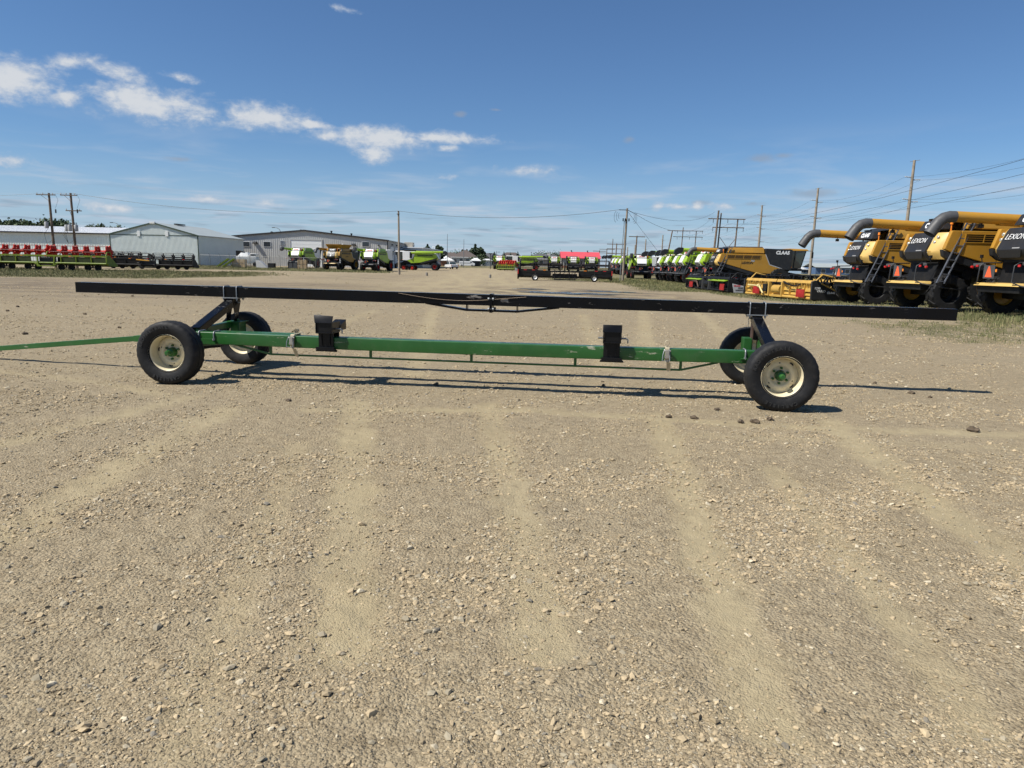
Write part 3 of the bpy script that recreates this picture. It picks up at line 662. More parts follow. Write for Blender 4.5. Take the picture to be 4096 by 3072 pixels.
    MB().hexa([(-3.44, .345, .452), (-3.20, .345, .452), (-3.20, .36, .452), (-3.44, .36, .452), (-3.44, .345, .522), (-3.20, .345, .522), (-3.20, .36, .522), (-3.44, .36, .522)]).build('clamp_plate', green, t, bevel=.003)
    MB().box(3.21, 3.31, .335, .36, .505, .517).build('clamp_plate', green, t, bevel=.003)
    # truss rod under the beam
    pr = [(-2.98, .452), (-2.51, .345), (2.55, .345), (2.98, .452)]
    for i in range(3):
        MB().bar((pr[i][0], .437, pr[i][1]), (pr[i + 1][0], .437, pr[i + 1][1]), .028, .022).build('truss_rod', green, t, bevel=.003)
    for q in (-2.51, -1.205, .062, 1.32, 2.55):
        MB().box(q - .016, q + .016, .425, .449, .35, zs(q) - .147).build('truss_post', green, t, bevel=.002)
    # two folded header rests clamped to the beam
    for q, tilt in ((-1.74, .012), (1.742, 0)):
        MB().box(q - .095, q + .095, .335, .354, .425, .665).build('rest_plate', blackm, t, bevel=.004)
        mb = MB(); mb.box(q - .105, q + .105, .27, .545, .645, .66).box(q - .105, q - .093, .27, .545, .66, .785).box(q + .093, q + .105, .27, .545, .66, .785).box(q - .0925, q + .0925, .285, .297, .66, .785).build('rest_box', blackm, t, bevel=.003)
        MB().hexa([(q - .11, .262, .775), (q + .11, .262, .775), (q + .11, .274, .775), (q - .11, .274, .775), (q - .11 - tilt * 2, .30, .858 + tilt), (q + .11, .30, .858), (q + .11, .312, .858), (q - .11 - tilt * 2, .312, .858 + tilt)]).build('rest_flap', blackm, t, bevel=.003)
        MB().box(q - .115, q + .125, .30, .355, .432, .452).box(q - .12, q + .12, .30, .325, .452, .475).tube((q - .13, .34, .43), (q + .14, .34, .43), .014, 8).build('rest_clamp', blackm, t, bevel=.003)
        for k in (-.052, .052): MB().box(q + k - .005, q + k + .005, .318, .336, .50, .64).build('rest_rib', blackm, t)
        mb = MB(); mb.prism([(.50, .665), (.73, .665), (.73, .79), (.56, .74)], q - .03, q + .115, 'x').build('rest_hook', blackm, t, bevel=.004)
        MB().box(q - .10, q + .10, .514, .53, .43, .66).build('rest_plate', blackm, t, bevel=.003)
        MB().tube((q - .16, .40, .695), (q + .17, .40, .695), .011, 8).poly([(q + .17, .40, .695), (q + .185, .40, .68), (q + .185, .40, .64)], .009, 6).build('rest_pin', steel, t, smooth=40)
    # tongue
    a, b = Vector((-3.60, .74, .52)), Vector((-4.64, .92, .427)); c = Vector((-7.05, 1.23, .170)); e = c + (c - b).normalized() * .75
    MB().bar(b, e, .07, .07).build('tongue', green, t, bevel=.006)
    MB().bar(a, b + (c - b) * .02, .085, .085).build('tongue_yoke', green, t, bevel=.006)
    MB().lathe([(.035, -.012), (.065, -.012), (.065, .012), (.035, .012)], 16, 'z', tuple(e + (e - c).normalized() * .05), closed=True).build('hitch_ring', steel, t)
    # wheels
    rr = .385
    def tmod(i, k, r): return r - (.010 if (i % 3 == 0 and k in (4, 5, 14, 15)) else 0) - (.004 if (i % 2 == 0 and k in (7, 12)) else 0)
    prof = [(.215, -.088), (.232, -.100), (.30, -.124), (.345, -.121), (.367, -.108), (.379, -.094), (.383, -.080), (.385, -.050), (.377, -.046), (.377, -.038), (.386, -.034), (.386, .034), (.377, .038), (.377, .046), (.385, .050), (.383, .080), (.379, .094), (.367, .108), (.345, .121), (.30, .124), (.232, .100), (.215, .088)]
    prof2 = prof
    tm = MB().lathe(prof2, 96, 'y', mod=lambda i, k, r: r - (.0045 if (i % 3 == 0 and k in (4, 5, 6, 15, 16, 17)) else 0)).mesh('tyre', rubber, smooth=35)
    rim = MB()
    rim.lathe([(.228, -.104), (.231, -.098), (.226, -.090), (.214, -.086), (.208, -.078), (.204, -.04), (.200, .0), (.192, .04), (.198, .07), (.212, .088), (.228, .10), (.222, .10), (.200, .078), (.180, .05), (.176, .055), (.150, .056)], 48)
    rim.lathe([(.192, .047), (.172, .039), (.150, .031), (.128, .027), (.112, .031), (.098, .045), (.088, .049), (.0, .049), (.0, .055), (.092, .055), (.112, .039), (.15, .039), (.192, .055)], 48)
    rm = rim.mesh('rim', cream, smooth=40)
    hb = MB().lathe([(.0, -.105), (.022, -.104), (.028, -.095), (.031, -.078), (.031, -.035), (.046, -.03), (.056, -.0), (.060, .049), (.060, .07), (.0, .07)], 6 * 4).mesh('hub', green, smooth=30)
    nut = MB().lathe([(.0, -.030), (.009, -.030), (.014, -.026), (.014, .012), (0, .012)], 6).mesh('lug_nut', green)
    hole = MB().lathe([(.0, -.0065), (.009, -.0065), (.009, .0), (0, .0)], 10).mesh('rim_hole', prn_k)
    slot = MB().lathe([(.0, .0015), (.026, .0015), (.026, .004), (0, .004)], 14).mesh('hand_hole', prn_k)
    for (uu, vv, face, st) in ((-HU, 0, 1, R(3)), (HU, 0, 1, 0), (-HU, TT, -1, R(-1)), (HU, TT, -1, 0)):
        w = link('wheel', tm, t); w.name = 'wheel'
        w.location = (uu, vv, rr - .004); w.rotation_euler = (0, rnd.random() * 6, st + (math.pi if face < 0 else 0))
        r_ = link('rim', rm, w); h_ = link('hub', hb, w)
        for i in range(6):
            a = i * math.pi / 3 + .3; n_ = link('lug_nut', nut, w); n_.location = (.084 * math.cos(a), .045, .084 * math.sin(a))
        for i in range(3):
            a = i * 2.094 + .5; n_ = link('rim_hole', hole, w); n_.location = (.14 * math.cos(a), .035, .14 * math.sin(a))
        for i in range(4):
            a = i * math.pi / 2 + .2; n_ = link('hand_hole', slot, w); n_.location = (.170 * math.cos(a), .035, .170 * math.sin(a)); n_.scale = (.55, 1, 1); n_.rotation_euler = (0, -a, 0)
        if face > 0:
            ang0 = w.rotation_euler[1]
            for word, ac in (('CARLISLE', -95), ('RADIALTRAIL', 120)):
                for i, ch in enumerate(word):
                    a = R(ac - (i - len(word) / 2) * 8.2) + ang0; rad = .315
                    pos = (rad * math.cos(a), -.1255, rad * math.sin(a)); out = Vector((math.cos(a), 0, math.sin(a)))
                    upv = out
                    text('L_' + ch, embos, w, pos, upv.cross(Vector((0, -1, 0))), upv, 'raised_letter')
    return t
trailer = build_trailer()

def strap(q, label, loose):
    base = empty('ratchet_strap', (TX, TY, 0), TYAW, label, 'strap', 'ratchet straps on the lower beam')
    z1 = .606; mb = MB()
    path = [(.335, .44), (.345, .47), (.352, .60), (.365, z1 + .006), (.51, z1 + .006), (.525, .60), (.525, .43)]
    vs = []
    for y, z in path: vs += [(q - .025, y, z), (q + .025, y, z), (q - .025, y + (.003 if y > .43 else -.003), z + .002), (q + .025, y + (.003 if y > .43 else -.003), z + .002)]
    fs = []
    for i in range(len(path) - 1):
        a = i * 4; b = a + 4; fs += [(a, a + 1, b + 1, b), (a + 2, b + 2, b + 3, a + 3), (a, b, b + 2, a + 2), (a + 1, a + 3, b + 3, b + 1)]
    mb.add(vs, fs); mb.build('webbing', web, base)
    mb = MB()
    if loose == 0:
        for k in range(3):
            c = [(q - .03 + .06 * j / 8 + .01 * k, .40 + .02 * k, z1 + .02 + .035 * math.sin(j / 8 * 3.14) + .01 * k) for j in range(9)]
            mb.sheet([[(x, y - .022, z) for x, y, z in c], [(x, y + .022, z) for x, y, z in c]])
        c = [(q + .03 + .012 * j, .42 + .004 * j, z1 + .022 + .018 * math.sin(j * .55)) for j in range(13)]
        mb.sheet([[(x, y - .02, z) for x, y, z in c], [(x, y + .025, z) for x, y, z in c]])
    else:
        c = [(q + .028 * math.cos(a), .40, z1 + .05 + .036 * math.sin(a)) for a in [i * .42 for i in range(16)]]
        mb.sheet([[(x, y - .025, z) for x, y, z in c], [(x, y + .025, z) for x, y, z in c]])
        mb.box(q - .09, q - .02, .38, .41, z1 + .004, z1 + .016)
    mb.build('loose_webbing', web, base)
    MB().poly([(q - .03, .33, .595), (q - .05, .30, .53), (q - .055, .295, .465), (q + .0, .292, .46), (q + .03, .295, .465), (q + .025, .33, .595)], .006, 6).build('ratchet_handle', steel, base, smooth=50)
    MB().box(q - .022, q + .022, .305, .345, .49, .585).tube((q - .04, .325, .575), (q + .04, .325, .575), .012, 10).tube((q - .035, .325, .50), (q + .035, .325, .50), .014, 10).build('ratchet_body', mat('zinc_plate', (.4, .38, .33), .4, metal=.6), base, bevel=.003)
    MB().hexa([(q + .01, .40, .335), (q + .055, .40, .335), (q + .055, .404, .335), (q + .01, .404, .335), (q + .0, .345, .44), (q + .045, .345, .44), (q + .045, .349, .44), (q + .0, .349, .44)]).build('strap_end', web, base)
    MB().poly([(q + .03, .402, .345), (q + .03, .425, .325), (q + .03, .455, .33), (q + .03, .455, .352)], .005, 6).build('strap_hook', steel, base, smooth=50)
strap(-2.18, 'cream ratchet strap with a tangled loose end, beside the front wheels', 0)
strap(2.38, 'cream ratchet strap with one upright loop, beside the rear wheels', 1)
# thin wire hanging against the black rail
wp = [(-1.15 + 1.75 * i / 18, 1.452, 1.105 - .0043 * (-1.15 + 1.75 * i / 18) - .075 * math.sin(min(1, i / 12) * 2.2) * (1 if i < 12 else max(0, (18 - i) / 6))) for i in range(19)]
ob = MB().poly(wp, .0028, 5).build('loose_wire', mat('rusty_wire', (.25, .19, .13), .6, metal=.4), None)
ob.location = (TX, TY, 0); ob.rotation_euler = (0, 0, TYAW)
tag(ob, 'thin rusty wire sagging along the middle of the black rail', 'wire')

# dirt clods
def clods():
    spots = [(2675, 1671, .08), (2775, 1673, .09), (2870, 1640, .08), (2963, 1690, .09), (3020, 1691, .10), (3080, 1683, .09), (3890, 1724, .12), (1155, 1605, .08), (2413, 1546, .07), (2410, 1530, .05), (100, 1337, .13), (1745, 1541, .09), (3645, 1576, .10), (3720, 1594, .07), (3497, 1535, .07), (480, 1312, .10), (340, 1258, .12), (530, 1185, .14), (30, 1245, .10), (70, 1228, .12), (1910, 1317, .08)]
    for i, (px, py, d) in enumerate(spots):
        d *= .72
        dd = ray(px, py); tt = -CAMH / dd[2]; x, y = dd[0] * tt, dd[1] * tt
        bm = bmesh.new(); bmesh.ops.create_icosphere(bm, subdivisions=2, radius=d / 2)
        for v in bm.verts:
            k = .7 + .6 * rnd.random(); v.co = Vector((v.co.x * k * 1.25, v.co.y * k, max(v.co.z * k * .75, -d * .18)))
        me = bpy.data.meshes.new('dirt_clod'); bm.to_mesh(me); bm.free(); me.materials.append(clodm)
        o = link('dirt_clod', me); o.location = (x, y, float(GZ(np.array([x]), np.array([y]))[0]) + d * .17); o.rotation_euler = (0, 0, rnd.random() * 6)
        tag(o, 'dark brown clod of dried mud lying on the pale gravel', 'dirt clod', 'dirt clods on the gravel')
clods()
# ------------------------------------------------------------------ combine harvesters (local x forward from the tail, y left, z up)
def make_wheel_meshes(name, r, w, rimr, rimm, nl=20):
    prof = [(rimr, -w * .40), (rimr + .03, -w * .47), (r * .80, -w * .5), (r * .90, -w * .48), (r * .945, -w * .42), (r * .955, 0), (r * .945, w * .42), (r * .90, w * .48), (r * .80, w * .5), (rimr + .03, w * .47), (rimr, w * .40)]
    mb = MB().lathe(prof, 40)
    for i in range(nl * 2):
        s = 1 if i % 2 else -1; a = math.pi * 2 * (i + .0) / (nl * 2); da = .42
        pts = []
        for k, (yy, aa) in enumerate(((s * w * -.03, a), (s * w * .49, a + da * .55))):
            for rr in (r * .93 if k == 0 else r * .86, r * (1.0 if k == 0 else .985)):
                for q in (-.032, .032):
                    pts.append((rr * math.cos(aa + q / r * 1.35), yy, rr * math.sin(aa + q / r * 1.35)))
        mb.add(pts, [(0, 1, 3, 2), (4, 6, 7, 5), (0, 4, 5, 1), (2, 3, 7, 6), (0, 2, 6, 4), (1, 5, 7, 3)])
    ty = mb.mesh(name + '_tyre', rubber, smooth=30)
    rm = MB().lathe([(rimr + .025, -w * .42), (rimr - .01, -w * .40), (rimr - .035, -w * .2), (rimr - .05, w * .12), (rimr * .55, w * .20), (rimr * .45, w * .10), (.0, w * .10), (.0, w * .14), (rimr * .5, w * .22), (rimr - .045, w * .2), (rimr - .03, w * .3), (rimr + .025, w * .42)], 32).mesh(name + '_rim', rimm, smooth=40)
    rd = rm.copy(); rd.materials.clear(); rd.materials.append(dark)  # dark rim copy: shade on the near-side rear wheels put into the colour
    hb = MB().lathe([(0, -w * .02), (rimr * .30, -w * .02), (rimr * .34, w * .10), (0, w * .10)], 16).mesh(name + '_hub', dark, smooth=30)
    return ty, rm, hb, rd
def add_wheel(parent, ms, loc, flip, dk=False):
    w = link('wheel', ms[0], parent); w.location = loc; w.rotation_euler = (0, rnd.random(), math.pi if flip else 0)
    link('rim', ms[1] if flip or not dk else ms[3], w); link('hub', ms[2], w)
    return w
WM = {}
def make_combine(sch, tracks=False, open_tank=False, number=False, side760=False):
    Y = sch == 'yellow'
    body, pale = (yelo, yelc) if Y else (lime, lime)
    hoodm = char if Y else whit
    topm = char if Y else whit
    frontm = char if Y else whit
    trimm = prn_g if Y else whit
    rimm = yelo if Y else red
    key = sch
    if key not in WM: WM[key] = (make_wheel_meshes(sch + '_rear', .76, .54, .38, rimm, 15), make_wheel_meshes(sch + '_front', .98, .72, .50, rimm, 18))
    t = empty('combine_harvester'); t['category'] = 'combine harvester'
    # dark body core, engine bay and chopper
    mb = MB(); mb.prism([(.45, 1.75), (.45, 2.75), (.7, 3.22), (6.9, 3.3), (6.9, 1.7), (6.2, 1.15), (4.6, .95), (2.2, 1.2), (1.4, 1.5)], -1.36, 1.36); mb.build('chassis', dark, t, bevel=.03)
    MB().hexa([(.05, -.95, 1.08), (1.7, -.95, 1.02), (1.7, .95, 1.02), (.05, .95, 1.08), (.30, -.95, 2.1), (1.7, -.95, 2.1), (1.7, .95, 2.1), (.30, .95, 2.1)]).build('straw_chopper', dark, t, bevel=.04)
    for s in (-1, 1): MB().lathe([(0, 0), (.36, 0), (.36, .07), (.10, .12), (0, .12)], 20, 'z', (-.02, s * .46, .93)).build('chaff_spreader', dark, t, smooth=30)
    # tail deck with coloured top plate
    mb = MB().hexa([(-.62, -1.25, 1.10), (.25, -1.30, 1.10), (.25, 1.30, 1.10), (-.62, 1.25, 1.10), (-.55, -1.2, 1.20), (.25, -1.26, 1.22), (.25, 1.26, 1.22), (-.55, 1.2, 1.20)]); mb.build('tail_deck', pale if Y else darkg, t, bevel=.02)
    MB().box(-.5, .2, -1.18, 1.18, .86, 1.085).build('deck_skirt', dark, t, bevel=.02)
    # rear hood: dark or white centre, coloured corners
    def hood(y0, y1, x_in, m, nm, z0=2.05, z1=3.20, bul=0.0):
        g = []
        for z, xo in ((z0, .02), (z0 + .22, -.17), (z0 + .36, -.20), (z1 - .12, .10), (z1, .20)):
            g.append([(xo - bul + (abs(y) * .10) ** 2 * 2, y, z) for y in (y0, (y0 + y1) / 2, y1)] )
        mb = MB(); mb.sheet(g); n0 = len(mb.v)
        back = [[(x_in, y, z) for y in (y0, (y0 + y1) / 2, y1)] for z in (z0, z0 + .22, z0 + .36, z1 - .12, z1)]
        mb.sheet([r[::-1] for r in back])
        def col_(i): return [[g[k][i], back[k][i]] for k in range(5)]
        mb.sheet(col_(0)); mb.sheet([r[::-1] for r in col_(2)]); mb.sheet([g[-1], back[-1]]); mb.sheet([back[0], g[0]])
        bm_ = mb.build(nm, m, t, smooth=35)
        return bm_
    hood(-.74, .74, .75, hoodm, 'rear_hood', bul=.05)
    for s in (-1, 1):
        a, b, c = s * .755, s * 1.18, s * 1.40
        prof = [(2.10, .06, .22, .50), (2.32, -.12, .08, .45), (2.44, -.15, .06, .42), (3.05, .13, .30, .50), (3.17, .24, .40, .55)]
        rows = [[(x0, a, z), (x0 + .02, (a + b) / 2, z), (x1, b, z), (x2, c, z + .0), (.95, c, z), (.95, a, z)] for z, x0, x1, x2 in prof]
        mb = MB().sheet(rows); mb.add(rows[0], [(5, 4, 3, 2, 1, 0)]); mb.add(rows[-1], [(0, 1, 2, 3, 4, 5)])
        p = mb.build('hood_corner', pale, t, smooth=32)
        if s < 0 or True:
            for zz, yy in ((2.98, .98), (2.78, .93)):
                xo = .13 + (zz - 3.05) * .46 + .02
                MB().lathe([(0, 0), (.055, 0), (.07, .02), (.07, .05), (0, .05)], 12, 'x', (xo - .04, s * yy, zz)).build('rear_light', lens, p, smooth=30)
        MB().bar((-.13, s * .747, 2.36), (.12, s * .747, 3.10), .02, .02).build('hood_trim', prn_g if Y else darkg, t)
        MB().prism([(.62, 2.15), (.62, 3.22), (.80, 3.25), (.80, 2.1)], s * 1.40, s * 1.46).build('cooling_screen', dark, t, bevel=.02)
    MB().hexa([(-.215, -.56, 2.12), (-.20, -.56, 2.12), (-.20, .56, 2.12), (-.215, .56, 2.12), (-.262, -.62, 2.38), (-.25, -.62, 2.38), (-.25, .62, 2.38), (-.262, .62, 2.38)]).build('hood_pocket', prn_k if Y else darkg, t)
    if Y:
        text('lexion', prn_w, t, (-.085, .02, 2.86), (0, -1, 0), (.43, 0, 1), scale=1.08)
        MB().box(-.245, -.235, -.50, -.12, 2.44, 2.475).build('badge', prn_g, t)
    if number:
        text('two', prn_w, t, (-.20, .0, 2.58), (0, -1, 0), (.43, 0, 1))
    MB().box(-.03, .05, -.55, .55, 1.96, 2.04).build('hood_bracket', dark, t, bevel=.01)
    # engine cover panel with the maker's lettering
    MB().hexa([(.30, -.80, 3.30), (.80, -.80, 3.30), (.80, .80, 3.30), (.30, .80, 3.30), (.46, -.68, 3.70), (.80, -.70, 3.72), (.80, .70, 3.72), (.46, .68, 3.70)]).build('engine_cover', topm, t, bevel=.05)
    text('claas', prn_w if Y else redt, t, (.372, .0, 3.50), (0, -1, 0), (.40, 0, 1), scale=.86)
    for s in (-.45, .45): MB().bar((.5, s, 3.18), (.5, s, 3.32), .05, .05).build('cover_bracket', dark, t)
    MB().box(.55, .8, .2, .55, 3.72, 3.80).build('air_intake', dark, t, bevel=.02)
    MB().tube((.62, -.95, 3.2), (.62, -.95, 3.50), .025, 8).lathe([(0, 0), (.06, 0), (.05, .12), (0, .13)], 10, 'z', (.62, -.95, 3.50)).build('beacon', lampo, t, smooth=30)
    # sides
    SP = [(.05, 2.50), (.28, 3.22), (4.42, 3.22), (4.85, 2.24), (6.05, 1.88), (5.25, 1.36), (3.52, 1.50), (.35, 2.36)]
    for s in (-1, 1):
        ys, ye = s * 1.40, s * 1.60
        # split by the panel seams
        cut = [[(.05, 2.50), (.28, 3.22), (.66, 3.22), (.52, 2.31), (.35, 2.36)], [(.53, 2.31), (.672, 3.22), (2.32, 3.22), (2.17, 1.865)], [(2.182, 1.862), (2.332, 3.22), (4.42, 3.22), (4.85, 2.24), (6.05, 1.88), (5.25, 1.36), (3.52, 1.50)]]
        for i, pl in enumerate(cut): MB().prism(pl, ys, ye).build('side_panel', body, t, bevel=.03)
        MB().prism([(-.02, 2.48), (.34, 2.345), (3.50, 1.49), (3.2, 1.26), (.30, 2.05), (.05, 2.22)], s * 1.36, s * 1.57).build('side_skirt', char, t, bevel=.03)
        # vent grille with its slats
        g = MB().prism([(.80, 2.78), (.84, 3.08), (4.05, 3.10), (3.90, 2.76)], s * 1.598, s * 1.604).build('vent_grille', prn_k, t)
        for k in range(1, 4):
            z = 2.78 + .08 * k; MB().bar((.83, s * 1.612, z), (3.95, s * 1.612, z - .0), .02, .014).build('slat', body, g)
        for xx in (.80, 1.55, 2.36, 3.15, 3.98): MB().bar((xx, s * 1.613, 2.77), (xx + .04, s * 1.613, 3.09), .035, .022, (0, 1, 0)).build('vent_bar', body, g)
        for z, x0, x1 in ((2.765, .78, 3.92), (3.095, .82, 4.07)): MB().bar((x0, s * 1.613, z), (x1, s * 1.613, z), .024, .03).build('vent_bar', body, g)
        # tank upper panel and front black or white panel
        MB().hexa([(.95, s * 1.12, 3.32), (4.40, s * 1.12, 3.32), (4.40, s * 1.46, 3.30), (.95, s * 1.46, 3.30), (1.0, s * 1.12, 3.80), (4.32, s * 1.12, 3.84), (4.32, s * 1.36, 3.82), (1.0, s * 1.36, 3.78)]).build('tank_panel', body, t, bevel=.05)
        MB().prism([(4.46, 3.24), (4.40, 3.76), (6.98, 3.70), (6.95, 1.95), (6.13, 1.90), (4.93, 2.28)], s * 1.38, s * 1.585).build('front_panel', frontm, t, bevel=.03)
        if Y:
            for p, q in (((4.45, 3.22), (4.89, 2.26)), ((4.89, 2.26), (6.10, 1.90))): MB().bar((p[0], s * 1.592, p[1]), (q[0], s * 1.592, q[1]), .02, .07, (0, 0, 1)).build('panel_trim', prn_g, t)
        text('claas', prn_w if Y else redt, t, (6.05, s * 1.592, 3.38), (-s, 0, 0), (0, 0, 1), scale=1.25) if Y else text('claas_s', redt, t, (4.0, s * 1.375, 3.62), (-s, 0, 0), (0, 0, 1))
        if Y:
            text('lexion_s', prn_k, t, (2.75, s * 1.607, 2.38), (-s, 0, 0), (0, 0, 1), scale=1.15)
            if side760: text('760', prn_g, t, (3.25, s * 1.609, 2.57), (-s, 0, 0), (0, 0, 1))
        # wheel arch
        arch = [(5.30, 1.42), (5.6, 1.66), (5.95, 1.84), (6.4, 1.93), (6.95, 1.95)]
        MB().prism(arch + [(x + .02, z - .13) for x, z in arch[::-1]], s * 1.30, s * 1.62).build('fender', char, t, bevel=.02)
        # drives and covers on the dark flank
        mb = MB()
        for x, z, r in ((1.2, 1.5, .20), (1.75, 1.62, .14), (2.3, 1.35, .24), (3.0, 1.30, .16), (4.3, 1.25, .28)): mb.lathe([(0, 0), (r, 0), (r, .05), (r * .8, .06), (r * .75, .03), (0, .03)], 16, 'y', (x, s * 1.38 - (.0 if s > 0 else .05), z))
        mb.build('drive_pulleys', dark, t, smooth=30, stuff=True)
    # ladder at the right rear corner
    ld = MB(); a0, a1 = Vector((-.20, -1.72, 1.16)), Vector((1.02, -1.50, 3.86)); dx = Vector((.30, 0, -.02))
    for q in (Vector((0, 0, 0)), dx): ld.bar(a0 + q, a1 + q, .035, .07, (0, 1, 0))
    lo = ld.build('ladder', ladm, t)
    for i in range(10):
        p = a0 + (a1 - a0) * (.03 + i * .104); MB().bar(p, p + dx, .05, .035).build('rung', ladm, lo)
    hp = MB().poly([a1 + Vector((-.35, 0, -.75)), a1 + Vector((-.28, -.05, -.35)), a1 + Vector((-.10, -.08, -.12)), a1 + Vector((.06, -.05, -.25)), a1 + Vector((-.02, -.03, -.62))], .018, 6).build('handrail', dark, t, smooth=50)
    # tail guard, lamps, triangle
    for s in (-1, 1):
        MB().poly([(.2, s * 1.0, 1.95), (-.45, s * .95, 1.93), (-.62, s * .95, 1.82), (-.66, s * .95, 1.25), (-.55, s * 1.3, 1.12), (.1, s * 1.62, .98), (.9, s * 1.66, .90)], .025, 8).build('tail_guard', char, t, smooth=50)
        MB().bar((-.35, s * 1.02, 1.90), (-.55, s * 1.45, 1.86), .10, .10).build('lamp_arm', darkg, t, bevel=.02)
        MB().lathe([(0, 0), (.04, .0), (.05, -.04), (.05, -.09), (0, -.1)], 12, 'y', (-.56, s * 1.46 + (0 if s < 0 else .12), 1.78)).build('tail_lamp', lampr, t, smooth=30)
        MB().box(-.62, -.58, s * 1.16 - .06, s * 1.16 + .06, 1.78, 1.86).build('tail_lamp', lampr, t, bevel=.01)
        MB().tube((-.30, s * 1.36, 1.9), (-.34, s * 1.38, 2.15), .018, 6).box(-.38, -.30, s * 1.38 - .05, s * 1.38 + .05, 2.12, 2.24).build('work_light', dark, t)
    MB().box(-.68, -.665, .0, .62, 1.36, 1.84).build('sign_plate', darkg, t, bevel=.01)
    MB().prism([(.12, 1.41), (.50, 1.41), (.34, 1.80), (.28, 1.80)], -.69, -.682, 'x').build('warning_triangle', smv if Y or not Y else smv, t)
    MB().box(-.672, -.655, -.10, -.03, 1.60, 1.70).build('side_reflector', lampo, t)
    # roof of the tank
    if open_tank:
        zt, zo = 3.8, 4.45; a = [(1.1, -1.2), (4.3, -1.2), (4.3, 1.2), (1.1, 1.2)]; b = [(.5, -1.75), (4.9, -1.75), (4.9, 1.75), (.5, 1.75)]
        for i in range(4):
            j = (i + 1) % 4; P0, P1 = Vector((*a[i], zt)), Vector((*a[j], zt)); Q0, Q1 = Vector((*b[i], zo)), Vector((*b[j], zo)); q0, q1 = Q0 + (Q1 - Q0) * .14, Q0 + (Q1 - Q0) * .86
            MB().add([P0, P1, q1, q0, P0 + Vector((0, 0, .04)), P1 + Vector((0, 0, .04)), q1 + Vector((0, 0, .04)), q0 + Vector((0, 0, .04))], [(0, 1, 2, 3), (7, 6, 5, 4), (0, 4, 5, 1), (1, 5, 6, 2), (2, 6, 7, 3), (3, 7, 4, 0)]).build('tank_extension', yelo, t)
        for i in range(4):
            j = (i - 1) % 4; P0 = Vector((*a[i], zt)); Q0 = Vector((*b[i], zo)); Q1 = Vector((*b[(i + 1) % 4], zo)); Q3 = Vector((*b[j], zo)); q0 = Q0 + (Q1 - Q0) * .14; q3 = Q0 + (Q3 - Q0) * .14
            MB().add([P0, q0, q3, P0 + Vector((0, 0, .04)), q0 + Vector((0, 0, .04)), q3 + Vector((0, 0, .04))], [(0, 1, 2), (5, 4, 3), (0, 3, 4, 1), (1, 4, 5, 2), (2, 5, 3, 0)]).build('tank_corner', yelo, t)
        MB().lathe([(0, .0), (.22, .02), (.2, .14), (0, .26)], 14, 'z', (4.2, .1, 4.42)).build('antenna_dome', whit, t, smooth=40)
    else:
        MB().hexa([(.95, -1.14, 3.74), (4.4, -1.14, 3.74), (4.4, 1.14, 3.74), (.95, 1.14, 3.74), (1.1, -1.0, 3.90), (4.3, -1.0, 3.93), (4.3, 1.0, 3.93), (1.1, 1.0, 3.90)]).build('tank_cover', char if Y else darkg, t, bevel=.03)
    MB().box(4.42, 6.9, -1.36, 1.36, 3.30, 3.74).build('tank_front', frontm, t, bevel=.04)
    # cab
    cb = MB().hexa([(6.95, -1.08, 1.95), (8.02, -1.08, 1.95), (8.02, 1.08, 1.95), (6.95, 1.08, 1.95), (6.95, -1.10, 3.62), (8.42, -1.10, 3.62), (8.42, 1.10, 3.62), (6.95, 1.10, 3.62)]).build('cab', glass, t, bevel=.02)
    MB().hexa([(6.75, -1.22, 3.60), (8.75, -1.12, 3.62), (8.75, 1.12, 3.62), (6.75, 1.22, 3.60), (6.8, -1.15, 3.82), (8.55, -1.05, 3.78), (8.55, 1.05, 3.78), (6.8, 1.15, 3.82)]).build('cab_roof', body if Y else whit, t, bevel=.05)
    for s in (-1, 1):
        MB().bar((8.03, s * 1.09, 1.95), (8.44, s * 1.11, 3.62), .07, .07).build('cab_pillar', dark, cb)
        MB().bar((7.35, s * 1.10, 1.95), (7.42, s * 1.115, 3.62), .05, .07).build('cab_pillar', dark, cb)
        MB().box(6.94, 7.02, s * 1.09 - .03, s * 1.09 + .03, 1.95, 3.62).build('cab_pillar', dark, cb)
        MB().poly([(8.6, s * 1.0, 3.62), (8.9, s * 1.35, 3.62), (8.92, s * 1.5, 3.5)], .03, 6).build('mirror_arm', dark, t, smooth=50)
        MB().box(8.86, 8.96, s * 1.5 - .13, s * 1.5 + .13, 2.95, 3.5).build('mirror', dark, t, bevel=.03)
        MB().box(6.9, 7.1, s * 1.35 - .06, s * 1.35 + .06, 2.0, 2.1).build('marker_lamp', lampo, t, bevel=.01)
    MB().box(6.6, 8.1, -1.3, 1.3, 1.72, 1.94).build('cab_platform', dark, t, bevel=.03)
    MB().box(7.2, 7.75, -.3, .3, 1.95, 2.5).box(7.2, 7.34, -.28, .28, 2.5, 3.15).build('driver_seat', dark, cb, bevel=.03)
    MB().hexa([(6.6, -.78, .95), (8.5, -.78, .55), (8.5, .78, .55), (6.6, .78, .95), (6.6, -.78, 1.65), (8.5, -.78, 1.35), (8.5, .78, 1.35), (6.6, .78, 1.65)]).build('feeder_house', dark, t, bevel=.03)
    # unloading auger folded back along the left side
    at_ = MB().tube((5.3, 1.62, 3.42), (-1.35, 1.78, 3.66), .205, 20).build('auger_tube', body, t, smooth=40)
    MB().hexa([(.4, 1.60, 3.36), (4.8, 1.5, 3.20), (4.8, 1.78, 3.20), (.4, 1.92, 3.36), (.1, 1.60, 3.55), (4.8, 1.5, 3.36), (4.8, 1.78, 3.36), (.1, 1.92, 3.55)]).build('auger_guard', body, at_, bevel=.01)
    MB().tube((5.3, 1.62, 2.4), (5.3, 1.62, 3.55), .24, 16).build('auger_elbow', dark, t, smooth=40)
